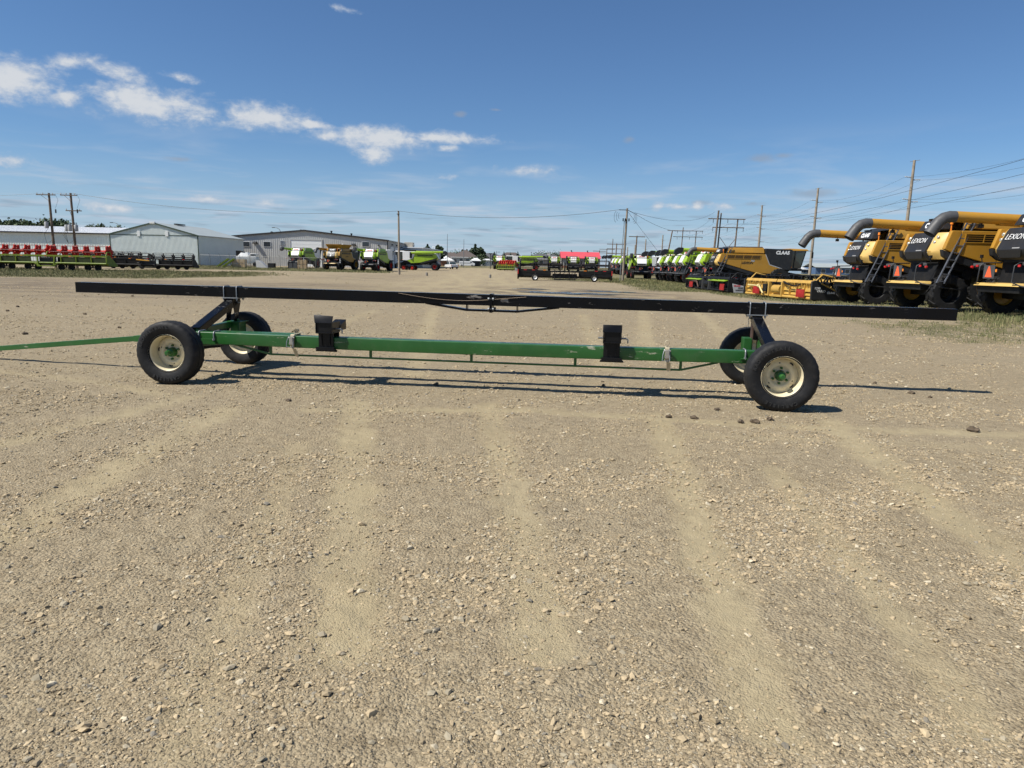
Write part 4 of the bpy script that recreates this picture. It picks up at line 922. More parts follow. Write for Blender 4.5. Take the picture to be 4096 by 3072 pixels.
    if Y:
        pts = [(x_ + .82, 1.78, z_ - .28) for x_, z_ in ((-2.10, 3.93), (-2.30, 3.93), (-2.52, 3.87), (-2.70, 3.72), (-2.86, 3.48), (-3.0, 3.26))]
        mb = MB().poly(pts, .215, 20, radii=[.215, .22, .22, .22, .22, .225], cap=False); mb.poly(pts[1:], .2, 20, radii=[.2, .2, .2, .2, .205], cap=False)
        mb.build('auger_spout', darkg, t, smooth=50)
    else:
        MB().prism([(x_ + .8, z_ - .28) for x_, z_ in ((-2.05, 4.16), (-2.55, 4.20), (-2.95, 3.95), (-3.05, 3.55), (-2.65, 3.42), (-2.1, 3.70))], 1.56, 2.0).build('auger_spout', char, t, bevel=.05)
    MB().tube((-.3, 1.7, 3.36), (-.3, 1.7, 3.48), .02, 6).box(-.38, -.24, 1.63, 1.77, 3.25, 3.38).build('auger_lamp', dark, t, bevel=.02)
    # running gear
    MB().box(.48, .72, -1.2, 1.2, .62, .86).build('rear_axle', dark, t, bevel=.03)
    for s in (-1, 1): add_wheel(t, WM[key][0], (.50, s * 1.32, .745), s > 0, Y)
    if not tracks:
        MB().box(5.55, 6.05, -1.2, 1.2, .75, 1.15).build('front_axle', dark, t, bevel=.03)
        for s in (-1, 1): add_wheel(t, WM[key][1], (5.85, s * 1.42, .97), s > 0)
    else:
        for s in (-1, 1):
            loop = []
            for (cx, cz, r, a0, a1) in ((4.95, .46, .45, 90, 270), (6.75, .46, .45, -90, 90)):
                loop += [(cx + r * math.cos(R(a0 + (a1 - a0) * k / 10)), cz + r * math.sin(R(a0 + (a1 - a0) * k / 10))) for k in range(11)]
            mb = MB(); n = len(loop); y0, y1 = s * 1.75 - .32, s * 1.75 + .32; cx = 5.85; cz = .46
            inn = [((x - cx) * .93 + cx, (z - cz) * .86 + cz) for x, z in loop]
            vs = [(x, y, z) for y in (y0, y1) for x, z in loop] + [(x, y, z) for y in (y0, y1) for x, z in inn]; fs = []
            for i in range(n):
                j = (i + 1) % n; fs += [(i, j, n + j, n + i), (2 * n + i, 3 * n + i, 3 * n + j, 2 * n + j), (i, 2 * n + i, 2 * n + j, j), (n + i, n + j, 3 * n + j, 3 * n + i)]
            tk = mb.add(vs, fs).build('track', rubber, t)
            for x, r in ((4.95, .39), (6.75, .39), (5.55, .2), (6.15, .2)):
                zc = .46 if r > .3 else .29
                MB().lathe([(0, -.25), (r * .5, -.25), (r * .5, -.12), (r * .86, -.16), (r, -.22), (r, .22), (r * .86, .16), (r * .5, .12), (r * .5, .25), (0, .25)], 24, 'y', (x, s * 1.75, zc)).build('track_roller', red if r > .3 else dark, tk, smooth=30)
            MB().box(5.2, 6.5, s * 1.75 - .2, s * 1.75 + .2, .45, .72).build('track_frame', dark, tk, bevel=.03)
    return t

def place_combines():
    y1 = make_combine('yellow'); g1 = None
    def P(root, X, Yd, deg, label, group): put(root, (X, Yd, gz(X, Yd)), R(deg), label, group)
    grp = 'yellow combines parked in a row'
    P(y1, 18.0, 26.0, -1.0, 'nearest yellow and black combine harvester, cut off by the edge of the picture', grp)
    c = copy_tree(y1); P(c, 16.95, 30.3, 1.2, 'second yellow combine harvester, its tail and ladder next to the nearest one', grp)
    c = copy_tree(y1); P(c, 17.75, 37.6, -.6, 'third yellow combine harvester, its spout reaching highest over the blue building', grp)
    y2 = make_combine('yellow', side760=True); P(y2, 19.3, 70.0, 0, 'yellow combine harvester seen side on with its whole cab, behind the yellow header', grp)
    g1 = make_combine('lime'); gg = 'lime green combines parked in a row'
    P(g1, 19.1, 74.7, 2.0, 'lime combine harvester directly beside the side-on yellow one', gg)
    for Yd, lab in ((83.3, 'lime combine harvester, second of the long lime row from the yellow one'), (88.4, 'lime combine harvester, third of the long lime row from the yellow one'), (91.8, 'lime combine harvester, fourth of the long lime row from the yellow one'), (96.0, 'lime combine harvester at the far end of the long lime row')):
        c = copy_tree(g1); P(c, 19.3 + rnd.uniform(-.45, .45), Yd, rnd.uniform(-3, 3), lab, gg)
    c = copy_tree(g1); X = xat(2566, 113); P(c, X, 113, 86, 'lime and white combine harvester with red wheels just behind the utility pole', 'lone combines')
    g2 = 'combines parked by the grey shed'
    c = copy_tree(g1); P(c, xat(1475, 123), 123, 78, 'lime and white combine harvester nearest the corner of the grey shed', g2)
    y3 = make_combine('yellow', open_tank=True, number=True); P(y3, xat(1325, 127), 127, 74, 'yellow combine harvester with open tank flaps and a white number on its tail', g2)
    c = copy_tree(g1); P(c, xat(1182, 139), 139, 78, 'lime and white combine harvester behind the fence at the white door', g2)
    tc = make_combine('lime', tracks=True); P(tc, xat(1752, 147), 147, 178, 'lime and white combine harvester on tracks, its auger pointing to the houses', 'lone combines')
    g3 = 'combines far back in the middle'
    c = copy_tree(g1); P(c, xat(1996, 203), 203, 88, 'distant lime combine harvester beside the lamp post, behind the small red and lime header', g3)
    c = copy_tree(g1); P(c, xat(2150, 198), 198, 182, 'distant lime and white combine harvester seen side on behind the black header', g3)
    for px, lab in ((2216, 'distant combine harvester tail just right of the grey roofed house'), (2293, 'distant combine harvester tail below the small red sign'), (2367, 'distant combine harvester tail below the right end of the red roof')):
        c = copy_tree(g1); P(c, xat(px, 190), 190, 86, lab, g3)
    g4 = 'second lime row far back'
    for px, Yd, lab in ((2478, 143, 'far lime combine harvester, nearest of three just left of the utility pole'), (2462, 150, 'far lime combine harvester, middle of three just left of the utility pole'), (2450, 157, 'far lime combine harvester, last of three just left of the utility pole')):
        c = copy_tree(g1); P(c, xat(px, Yd), Yd, 2, lab, g4)
place_combines()
# ------------------------------------------------------------------ cutting headers (local x forward, y left, z up)
def reel(t, y0, y1, cx, cz, r, m, tm_, ndisc, tine=.22, up=False, bars=6):
    ph0 = rnd.uniform(0, 1.0)
    ro = MB().tube((cx, y0, cz), (cx, y1, cz), .09 if m is not red else .20, 12).build('reel', m, t, smooth=40)
    for i in range(ndisc):
        y = y0 + (y1 - y0) * (i + .02) / max(1, ndisc - 1) * .98
        mb = MB()
        for k in range(bars):
            a = 2 * math.pi * k / bars + ph0; b = 2 * math.pi * (k + 1) / bars + ph0
            p, q = (cx + r * math.cos(a), cz + r * math.sin(a)), (cx + r * math.cos(b), cz + r * math.sin(b))
            tk = (.34 if i in (0, ndisc - 1) else .22) if m is red else .05; mb.bar((cx, y, cz), (p[0], y, p[1]), tk, .10, (0, 1, 0)); mid = (cx + r * .62 * math.cos((a + b) / 2), cz + r * .62 * math.sin((a + b) / 2))
            mb.bar((p[0], y, p[1]), (mid[0], y, mid[1]), tk * .8, .12, (0, 1, 0)).bar((mid[0], y, mid[1]), (q[0], y, q[1]), tk * .8, .12, (0, 1, 0))
        mb.build('reel_disc', m, ro)
    for k in range(bars):
        a = 2 * math.pi * k / bars + ph0; p = (cx + r * math.cos(a), cz + r * math.sin(a))
        MB().tube((p[0], y0, p[1]), (p[0], y1, p[1]), .03, 6).build('reel_bar', tm_, ro)
        mb = MB(); n = int(abs(y1 - y0) / .17)
        for i in range(n):
            y = y0 + (y1 - y0) * (i + .5) / n; o = len(mb.v); w = .011
            e = (p[0] - .04, p[1] - tine) if not up else (p[0] - .10, p[1] + tine)
            mb.add([(p[0] - w, y - w, p[1]), (p[0] + w, y - w, p[1]), (p[0], y + w, p[1]), (e[0], y, e[1])], [(0, 1, 3), (1, 2, 3), (2, 0, 3)])
        mb.build('reel_tines', tm_, ro, stuff=True)
    return ro
def small_wheel(parent, loc, r, w, rimm, rz=0.0):
    o = MB().lathe([(r * .55, -w * .45), (r * .8, -w * .5), (r * .96, -w * .4), (r, 0), (r * .96, w * .4), (r * .8, w * .5), (r * .55, w * .45)], 24).build('wheel', rubber, parent, smooth=35)
    o.location = loc; o.rotation_euler = (0, 0, rz)
    MB().lathe([(r * .57, -w * .46), (r * .5, -w * .3), (r * .3, -w * .1), (0, -w * .1), (0, w * .1), (r * .3, w * .1), (r * .5, w * .3), (r * .57, w * .46)], 20).build('rim', rimm, o, smooth=35)
    return o
def ground_header(W, main, endm, text_side, lab, loc, rz, cover=None):
    t = empty('cutting_header', loc, rz, lab, 'header'); H = W / 2
    for a, b in ((-H, -.06), (.06, H)):
        MB().hexa([(-.02, a, 1.0), (.16, a, 1.0), (.16, b, 1.0), (-.02, b, 1.0), (.06, a, 1.17), (.13, a, 1.17), (.13, b, 1.17), (.06, b, 1.17)]).build('top_beam', main if not cover else dark, t, bevel=.02)
    segs = [(-H + .06, -.84), (.84, H - .06)]
    for a, b in segs:
        n = 4
        for i in range(n):
            p, q = a + (b - a) * i / n + .012, a + (b - a) * (i + 1) / n - .012
            for z0, z1, x0, x1 in ((.30, .52, .08, .16), (.53, .74, .05, .10), (.75, .99, .12, .05)):
                MB().hexa([(x0, p, z0), (x0 + .03, p, z0), (x0 + .03, q, z0), (x0, q, z0), (x1, p, z1), (x1 + .03, p, z1), (x1 + .03, q, z1), (x1, q, z1)]).build('back_sheet', main if not cover else dark, t)
            MB().prism([(.0, .22), (.10, .22), (.12, 1.0), (.04, 1.0), (-.05, .5)], q - .0, q + .03).build('back_rib', main if not cover else dark, t)
            for k in (.3, .62): MB().prism([(-.06, 1.0), (.02, 1.0), (.04, .84), (-.01, .84)], p + (q - p) * k, p + (q - p) * k + .06).build('lug_plate', main if not cover else dark, t, bevel=.01)
        MB().tube((.02, a, .16), (.02, b, .16), .085, 12).build('lower_tube', main if not cover else dark, t, smooth=40)
        if cover:
            MB().hexa([(-.25, a + .3, .82), (.1, a + .3, .90), (.1, b - .3, .90), (-.25, b - .3, .82), (-.28, a + .3, .88), (.1, a + .3, .97), (.1, b - .3, .97), (-.28, b - .3, .88)]).build('cover_plate', cover, t, bevel=.02)
    for y in (-.84, .84): MB().box(-.10, .14, y - .06, y + .06, .12, 1.0).build('feeder_post', main if not cover else darkg, t, bevel=.015)
    MB().box(.30, .34, -.78, .78, .2, .98).build('feeder_back', prn_k, t)
    MB().tube((.18, -.5, .55), (.18, .5, .55), .27, 16).build('feed_drum', main if not cover else dark, t, smooth=40)
    MB().box(-.02, .12, -.80, .80, .09, .22).build('feeder_sill', main if not cover else dark, t, bevel=.01)
    MB().hexa([(.14, -H + .1, .10), (1.5, -H + .1, .08), (1.5, H - .1, .08), (.14, H - .1, .10), (.14, -H + .1, .30), (1.5, -H + .1, .12), (1.5, H - .1, .12), (.14, H - .1, .30)]).build('table', main if not cover else dark, t)
    MB().box(1.5, 1.62, -H + .1, H - .1, .08, .11).build('knife_bar', dark, t)
    MB().tube((.75, -H + .15, .52), (.75, H - .15, .52), .22, 14).build('intake_auger', dark if cover else main, t, smooth=40)
    for s in (-1, 1):
        a, b = sorted((s * H, s * (H + .13)))
        e = MB().prism([(-.12, .10), (-.12, 1.12), (.10, 1.18), (.45, 1.02), (2.25, .22), (2.3, .08), (2.0, .05)] if not cover else [(.35, .05), (.20, .72), (.75, .60), (1.7, .42), (2.3, .10), (2.0, .02)], a, b).build('end_divider', endm, t, bevel=.03)
        if cover: MB().prism([(-.1, .1), (-.1, 1.0), (.35, 1.1), (.7, .62), (.3, .6), (.4, .1)], a + .02, b - .02).build('end_plate', dark, t, bevel=.02)
        if not cover: MB().bar((.42, s * (H + .14), 1.02), (2.27, s * (H + .14), .20), .02, .07).build('divider_edge', main, e)
        MB().poly([(.2, s * (H - .15), 1.1), (.6, s * (H - .1), 1.5), (1.3, s * (H - .1), 1.35), (1.5, s * (H - .1), 1.05)], .05, 8).build('reel_arm', main if not cover else dark, t, smooth=50)
    for a, b in ((-H + .2, -.1), (.1, H - .2)): reel(t, a, b, 1.25, .98, .50, dark, dark, 5)
    for y0 in (-H + .9, H - 2.0):
        g = MB().box(-.22, -.20, y0 - .42, y0 + .42, .20, .62).build('guard', redp, t)
        for i in range(7): MB().bar((-.23, y0 - .38 + .125 * i, .20), (-.20, y0 - .38 + .125 * i, .66), .10, .025, (0, 1, 0)).build('guard_slat', redp, g)
    sh = mat('pale_shaft_cover', (.62, .50, .22), .5)
    p = MB().tube((-.06, H - .45, .72), (-.22, 1.95, .70), .05, 10).lathe([(0, -.12), (.11, -.1), (.13, 0), (.09, .12), (0, .14)], 12, 'y', (-.22, 1.9, .70)).tube((-.22, 1.85, .70), (-.30, 1.1, .25), .055, 10).build('drive_shaft', sh if not cover else rustp, t, smooth=40)
    MB().box(-.16, .02, 1.0, 1.5, .35, .85).build('gearbox', dark, t, bevel=.05)
    for k in range(3): MB().poly([(-.05, -.9 - .1 * k, 1.05), (-.15, -1.4 - .2 * k, .92), (-.12, -2.2 - .3 * k, .80), (-.06, -3.0, .95)], .02, 6).build('hose', dark, t, smooth=50)
    if text_side:
        y = -(H + .133)
        if not cover:
            text('1230', prn_w, t, (.22, y, .74), (1, 0, 0), (0, 0, 1)); text('vario', prn_w, t, (.45, y, .58), (1, 0, 0), (0, 0, 1)); text('claas_h', prn_w, t, (1.05, y, .50), (1, 0, 0), (0, 0, 1))
        else:
            text('claas_h', redt, t, (.55, y, .55), (1, 0, 0), (0, 0, 1)); text('1050', prn_k, t, (.8, y, .38), (1, 0, 0), (0, 0, 1)); text('sunspeed', prn_k, t, (.78, y, .22), (1, 0, 0), (0, 0, 1))
    return t
def place_ground_headers():
    a = at(3250, 1150, 40.2); b = at(2985, 1130, 48.6); W = (Vector((a.x, a.y)) - Vector((b.x, b.y))).length
    c = ((a.x + b.x) / 2, (a.y + b.y) / 2); rz = math.atan2(b.y - a.y, b.x - a.x) - math.pi / 2
    ground_header(W, hyel, char, True, 'yellow cutting header with black ends lying on the grass', (c[0], c[1], gz(*c) + .02), rz)
    c = (21.3, 46.0); ground_header(W, hyel, char, False, 'second yellow header, glimpsed between the black divider and the third combine', (c[0], c[1], gz(*c) + .02), rz)
    a = at(2915, 1150, 52.5); b = at(2748, 1140, 63.5); W2 = (Vector((a.x, a.y)) - Vector((b.x, b.y))).length
    c = ((a.x + b.x) / 2, (a.y + b.y) / 2); rz = math.atan2(b.y - a.y, b.x - a.x) - math.pi / 2
    ground_header(W2, dark, greysh, True, 'dark header with lime covers and a pale grey end, left of the yellow header', (c[0], c[1], gz(*c) + .02), rz, cover=lime)
place_ground_headers()

def transport_header(name, W, fm, sm, rm, tm_, lab, loc, rz, lift=.75, rimm=dark, discs=5, rr=.62, double_axle=True, center=True, tine_up=True):
    t = empty(name, loc, rz, lab, 'header'); H = W / 2; z = lift
    MB().box(0, .18, -H, H, z + .78, z + .98).build('top_beam', fm, t, bevel=.02)
    for i in range(8):
        a, b = -H + W * i / 8 + .02, -H + W * (i + 1) / 8 - .02
        if center and i in (3, 4): continue
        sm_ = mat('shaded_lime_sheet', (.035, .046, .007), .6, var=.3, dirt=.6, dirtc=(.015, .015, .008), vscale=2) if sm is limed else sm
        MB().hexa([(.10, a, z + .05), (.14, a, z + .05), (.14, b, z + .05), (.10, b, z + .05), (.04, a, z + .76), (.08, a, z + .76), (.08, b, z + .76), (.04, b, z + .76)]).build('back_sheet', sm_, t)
        MB().bar((.02, b + .02, z), (.0, b + .02, z + .8), .10, .07, (1, 0, 0)).build('back_rib', fm, t)
    MB().tube((.05, -H, z + .05), (.05, H, z + .05), .10, 10).build('lower_tube', fm, t, smooth=40)
    MB().hexa([(.14, -H, z + .02), (1.7, -H, z - .25), (1.7, H, z - .25), (.14, H, z + .02), (.14, -H, z + .10), (1.7, -H, z - .20), (1.7, H, z - .20), (.14, H, z + .10)]).build('table', sm, t)
    if center:
        for s in (-1, 1):
            MB().bar((-.05, s * .95, z - .25), (.02, s * 1.05, z + .85), .14, .12, (1, 0, 0)).build('feeder_post', fm, t, bevel=.01)
            MB().bar((-.15, s * .6, z - .35), (.05, s * 1.6, z + .1), .10, .08, (1, 0, 0)).build('feeder_strut', fm, t)
        MB().box(-.1, .1, -1.1, 1.1, z - .38, z - .26).build('feeder_sill', fm, t, bevel=.01); MB().box(.3, .34, -1.0, 1.0, z - .2, z + .7).build('feeder_back', prn_k, t)
    for s in (-1, 1):
        a, b = sorted((s * H, s * (H + .12))); MB().prism([(-.15, z + .1), (-.1, z + .95), (.5, z + 1.05), (2.1, z - .1), (1.9, z - .32), (.2, z - .2)], a, b).build('end_divider', sm, t, bevel=.03)
        MB().poly([(.1, s * (H - .1), z + .9), (.35, s * (H - .1), z + 1.35), (.9, s * (H - .1), z + 1.45), (1.1, s * (H - .1), z + 1.1)], .07, 8).build('reel_arm', fm, t, smooth=50)
    MB().poly([(.1, .0, z + .9), (.35, .0, z + 1.35), (.9, .0, z + 1.45), (1.1, 0, z + 1.1)], .07, 8).build('reel_arm', fm, t, smooth=50)
    for a, b in ((-H + .25, -.2), (.2, H - .25)): reel(t, a, b, 1.05, z + (1.15 if rm is not red else 1.42), rr, rm, tm_, discs, .26, tine_up)
    for i in range(5): MB().box(-.012, -.002, -H + W * (i + .5) / 5 - .14, -H + W * (i + .5) / 5 + .14, z + .83, z + .91).build('reflector', lampo if i % 2 else lampr, t)
    if double_axle:
        for y in (-H * .72, -H * .28, H * .28, H * .72):
            MB().bar((.6, y - .55, .40), (.6, y + .55, .36), .16, .14).bar((.6, y, .4), (.5, y, z), .14, .14, (1, 0, 0)).build('transport_axle', dark, t, bevel=.02)
            for q in (-.62, .62): small_wheel(t, (.6, y + q, .37), .37, .30, rimm, R(90 + 14))
    return t
def place_transport_headers():
    X, Yd = xat(182, 85), 85.0
    c = (X, Yd); transport_header('cutting_header', 14.6, limed, limed, red, mat('dark_reel_bar', (.16, .018, .018), .5), 'long lime header with a bright red reel on dark transport wheels', (*c, gz(*c)), R(88), lift=.80, discs=6, rr=.74)
    X, Yd = xat(590, 101), 101.0
    transport_header('cutting_header', 12.4, dark, dark, dark, prn_k, 'black header with a yellow and grey stripe, in front of the pale gabled shed', (X, Yd, gz(X, Yd)), R(92), lift=.55, discs=5, rr=.55)
    s = MB().hexa([(0, -.9, 0), (.04, -.9, 0), (.04, .9, .12), (0, .9, .12), (0, -.9, .10), (.04, -.9, .10), (.04, .9, .26), (0, .9, .26)]).build('side_stripe', mat('amber_stripe', (.75, .38, .05), .5), [o for o in col.objects if o.name.startswith('cutting_header')][-1]); s.location = (-.2, 0.6, 1.12)
    X, Yd = xat(395, 107), 107.0
    transport_header('cutting_header', 12.0, dark, dark, dark, prn_k, 'black header farther back, partly hidden behind the lime and red one', (X, Yd, gz(X, Yd)), R(90), lift=.6, discs=5, rr=.55)
    # draper header on its own two gauge wheels, seen from behind
    X, Yd = xat(2260, 78), 78.0; W = 10.0; H = W / 2
    t = empty('draper_header', (X, Yd, gz(X, Yd)), R(88), 'wide black draper header with two pale spoked wheels beside the puddle', 'header')
    for s in (-1, 1):
        MB().hexa([(.0, s * 1.5, .62), (.12, s * 1.5, .62), (.12, s * H, .95), (0, s * H, .95), (0, s * 1.5, 1.12), (.12, s * 1.5, 1.12), (.12, s * H, 1.25), (0, s * H, 1.25)]).build('wing_frame', dark, t, bevel=.02)
        MB().hexa([(.02, s * 1.5, .55), (.06, s * 1.5, .55), (.06, s * H, .50), (.02, s * H, .50), (.02, s * 1.5, .9), (.06, s * 1.5, .9), (.06, s * H, .98), (.02, s * H, .98)]).build('back_sheet', dark, t)
        MB().hexa([(.1, s * 1.3, .5), (1.6, s * 1.3, .3), (1.6, s * H, .3), (.1, s * H, .5), (.1, s * 1.3, .58), (1.6, s * 1.3, .36), (1.6, s * H, .36), (.1, s * H, .58)]).build('draper_deck', dark, t)
        a, b = sorted((s * H, s * (H + .14))); MB().prism([(-.25, .35), (-.25, 1.35), (.2, 1.55), (2.0, .5), (1.9, .25), (.2, .15)], a, b).build('end_divider', dark, t, bevel=.03)
        MB().box(-.27, -.25, s * (H + .07) - .05, s * (H + .07) + .05, .7, 1.2).build('reflector', lampr, t)
        MB().bar((-.1, s * 3.2, .45), (.1, s * 3.2, 1.05), .09, .09, (1, 0, 0)).build('wheel_leg', dark, t)
        small_wheel(t, (-.15, s * 3.2, .36), .37, .22, whit, R(90))
        for y in (2.2, 3.4, 4.3): MB().box(-.013, -.003, s * y - .16, s * y + .16, 1.12, 1.19).build('reflector', lampo if y == 2.2 else lampr, t)
        reel(t, s * .25, s * (H - .1), 1.0, 1.75, .55, dark, prn_k, 4, .30, True)
        MB().poly([(.1, s * (H - .1), 1.2), (.4, s * (H - .1), 1.75), (1.0, s * (H - .1), 1.85)], .07, 8).build('reel_arm', dark, t, smooth=50)
        for y in (.5, 1.1): MB().bar((-.25, s * y, .15), (0, s * y, 1.2), .09, .12, (1, 0, 0)).build('adapter_post', dark, t)
    MB().box(-.3, .2, -1.5, 1.5, .95, 1.10).build('adapter_beam', dark, t, bevel=.02); MB().box(-.35, -.1, -1.2, 1.2, .12, .24).build('adapter_sill', dark, t, bevel=.02)
    MB().box(-.15, .1, -1.35, 1.35, .3, .8).build('adapter_box', dark, t, bevel=.05)
    for k in range(6):
        y = -1.2 + .45 * k; MB().poly([(-.2, y, 1.15), (-.35, y + .2, 1.0), (-.3, y + .5, .8), (-.2, y + .3, .55)], .03, 6).build('hose', mat('hose_rubber', (.03, .03, .03), .5), t, smooth=50)
    for y, z in ((-1.1, 1.15), (-.2, 1.12), (.7, 1.15)): MB().box(-.36, -.3, y - .1, y + .1, z, z + .06).build('decal', mat('pale_decal', (.6, .55, .35), .5), t)
    MB().poly([(.3, 0, 1.1), (.2, 0, 1.9), (1.0, 0, 1.95)], .08, 8).build('reel_arm', dark, t, smooth=50)
    # small header with a red reel by the far combines
    X, Yd = xat(2022, 165), 165.0
    t2 = transport_header('cutting_header', 4.6, limed, limed, red, red, 'small red and lime header on the ground beside the far combines', (X, Yd, gz(X, Yd)), R(60), lift=.42, discs=4, rr=.55, double_axle=False, center=False)
    MB().prism([(.2, .1), (0, .75), (.8, .7), (2.4, .1)], -2.6, -2.4).build('end_shield', whit, t2, bevel=.03)
    X, Yd = xat(2034, 172), 172.0
    t3 = empty('feeder_box', (X, Yd, gz(X, Yd)), 0, 'yellow machine part standing behind the small red and lime header', 'machine part')
    MB().box(-1.1, 1.1, 0, 1.2, .9, 1.7).build('housing', hyel, t3, bevel=.08); MB().box(-1.0, -.8, .1, 1.1, 0, .9).box(.8, 1.0, .1, 1.1, 0, .9).build('stand', dark, t3); MB().hexa([(-.7, -.2, 1.3), (.7, -.2, 1.3), (.7, 0, 1.1), (-.7, 0, 1.1), (-.5, -.1, 1.9), (.5, -.1, 1.9), (.5, .3, 1.9), (-.5, .3, 1.9)]).build('chute', hyel, t3, bevel=.03)
place_transport_headers()
# ------------------------------------------------------------------ buildings
def ribs(t, x0, x1, y, ztop, step, m, zb=0.0, nrm=-1, w=.05, d=.04, along='x'):
    mb = MB(); n = int(abs(x1 - x0) / step)
    for i in range(n + 1):
        x = x0 + (x1 - x0) * i / max(1, n); zt = ztop(x) if callable(ztop) else ztop
        a, b = sorted((y, y + nrm * d))
        if along == 'x': mb.hexa([(x - w, b, zb), (x + w, b, zb), (x + w * .5, a, zb), (x - w * .5, a, zb), (x - w, b, zt), (x + w, b, zt), (x + w * .5, a, zt), (x - w * .5, a, zt)] if nrm < 0 else [(x - w * .5, b, zb), (x + w * .5, b, zb), (x + w, a, zb), (x - w, a, zb), (x - w * .5, b, zt), (x + w * .5, b, zt), (x + w, a, zt), (x - w, a, zt)])
        else: mb.box(a, b, x - w * .7, x + w * .7, zb, zt)
    return mb.build('siding_ribs', m, t, stuff=True)
def window(t, x, z, w, h, y, fm=whit):
    f = MB().box(x - w / 2 - .08, x + w / 2 + .08, y - .06, y + .02, z - .08, z + h + .08).build('window', fm, t)
    MB().box(x - w / 2, x + w / 2, y - .075, y - .05, z, z + h).build('pane', pane_m, f)
def overhead_door(t, x, w, h, y, n, m=doorw):
    fr = MB().box(x - w / 2 - .25, x - w / 2, y - .08, y + .1, 0, h + .25).box(x + w / 2, x + w / 2 + .25, y - .08, y + .1, 0, h + .25).box(x - w / 2, x + w / 2, y - .08, y + .1, h, h + .25).build('door_frame', sidg, t)
    d = MB().box(x - w / 2, x + w / 2, y + .04, y + .10, 0, h).build('overhead_door', m, t)
    for i in range(n):
        MB().box(x - w / 2 + .02, x + w / 2 - .02, y - .0, y + .045, h * i / n + .02, h * (i + 1) / n - .02).build('door_panel', m, d)
def grey_shed():
    x0, x1 = xat(888, 165), xat(1552, 165); W = x1 - x0; gzv = gz(x1 - 1, 165); eave = at(1552, 964, 165).z - gzv; pk = eave + 1.9
    t = empty('machine_shed', (x0, 165, gzv), R(0), 'wide grey ribbed metal workshop with a large white door, behind the fence', 'shed'); D = 42
    zt = lambda x: eave + (pk - eave) * (1 - abs(x - W / 2) / (W / 2))
    MB().prism([(0, -1.5), (W, -1.5), (W, eave), (W / 2, pk), (0, eave)], 0, D).build('wall', sidg, t)
    ribs(t, .25, W - .25, 0, lambda x: zt(x) - .15, .48, sidg, -1.0)
    MB().prism([(-.3, eave), (W / 2, pk), (W + .3, eave), (W + .3, eave + .22), (W / 2, pk + .22), (-.3, eave + .22)], -.25, D + .2).build('roof', roofg, t)
    MB().prism([(-.32, eave - .12), (W / 2, pk - .12), (W + .32, eave - .12), (W + .32, eave + .24), (W / 2, pk + .24), (-.32, eave + .24)], -.30, -.26).build('roof_trim', trimk, t)
    MB().box(W - .15, W + .05, -.06, .0, -1, eave - .1).build('corner_trim', trimk, t)
    lx = lambda px: xat(px, 165) - x0
    overhead_door(t, lx(1226), 7.0, at(1226, 958, 165).z - gzv - .15, -.06, 6)
    for px in (988, 1071, 1464): window(t, lx(px), at(px, 986, 165).z - gzv, 1.55, 1.05, -.06)
    lv = MB().box(lx(1131) - .5, lx(1131) + .5, -.1, 0, at(1131, 980, 165).z - gzv, at(1131, 961, 165).z - gzv).build('louvre', whit, t)
    for i in range(5):
        z = at(1131, 980, 165).z - gzv + .1 + .2 * i; MB().box(lx(1131) - .42, lx(1131) + .42, -.14, -.1, z, z + .08).build('louvre_slat', darkg, lv)
    for px in (1025, 1417): MB().hexa([(lx(px) - .45, -.9, 4.9), (lx(px) + .45, -.9, 4.9), (lx(px) + .45, -.05, 4.9), (lx(px) - .45, -.05, 4.9), (lx(px) - .4, -.7, 5.3), (lx(px) + .4, -.7, 5.3), (lx(px) + .4, -.05, 5.4), (lx(px) - .4, -.05, 5.4)]).build('wall_lamp', dark, t, bevel=.04)
    MB().box(lx(1516) - .2, lx(1516) + .2, -.4, -.05, 5.0, 5.25).build('wall_lamp', dark, t, bevel=.04)
    # right hand side
    ribs(t, .5, D - .5, W, eave - .1, 1.0, sidg, -1, 1, along='y')
    for y, h in ((3.0, 4.9), (9.5, 4.9), (17, 4.7)):
        d = MB().box(W + .02, W + .12, y, y + 4.2, -.2, h).build('side_door', doorw, t)
        for i in range(6): MB().box(W + .12, W + .16, y + .05, y + 4.15, h * i / 6 + .03, h * (i + 1) / 6 - .03).build('door_panel', doorw, d)
        MB().box(W + .02, W + .5, y - .3, y - .1, -.2, 1.1).build('door_post', dark, t)
        MB().box(W + .02, W + .35, y + 1.8, y + 2.2, h + .4, h + .65).build('wall_lamp', dark, t)
    for x in (.25, .42, .6, .72):
        MB().lathe([(0, 0), (.18, 0), (.18, .35), (.28, .38), (.28, .55), (0, .6)], 12, 'z', (W * x, 4 + 9 * x, zt(W * x) + .3)).build('roof_vent', dark, t, smooth=30)
grey_shed()
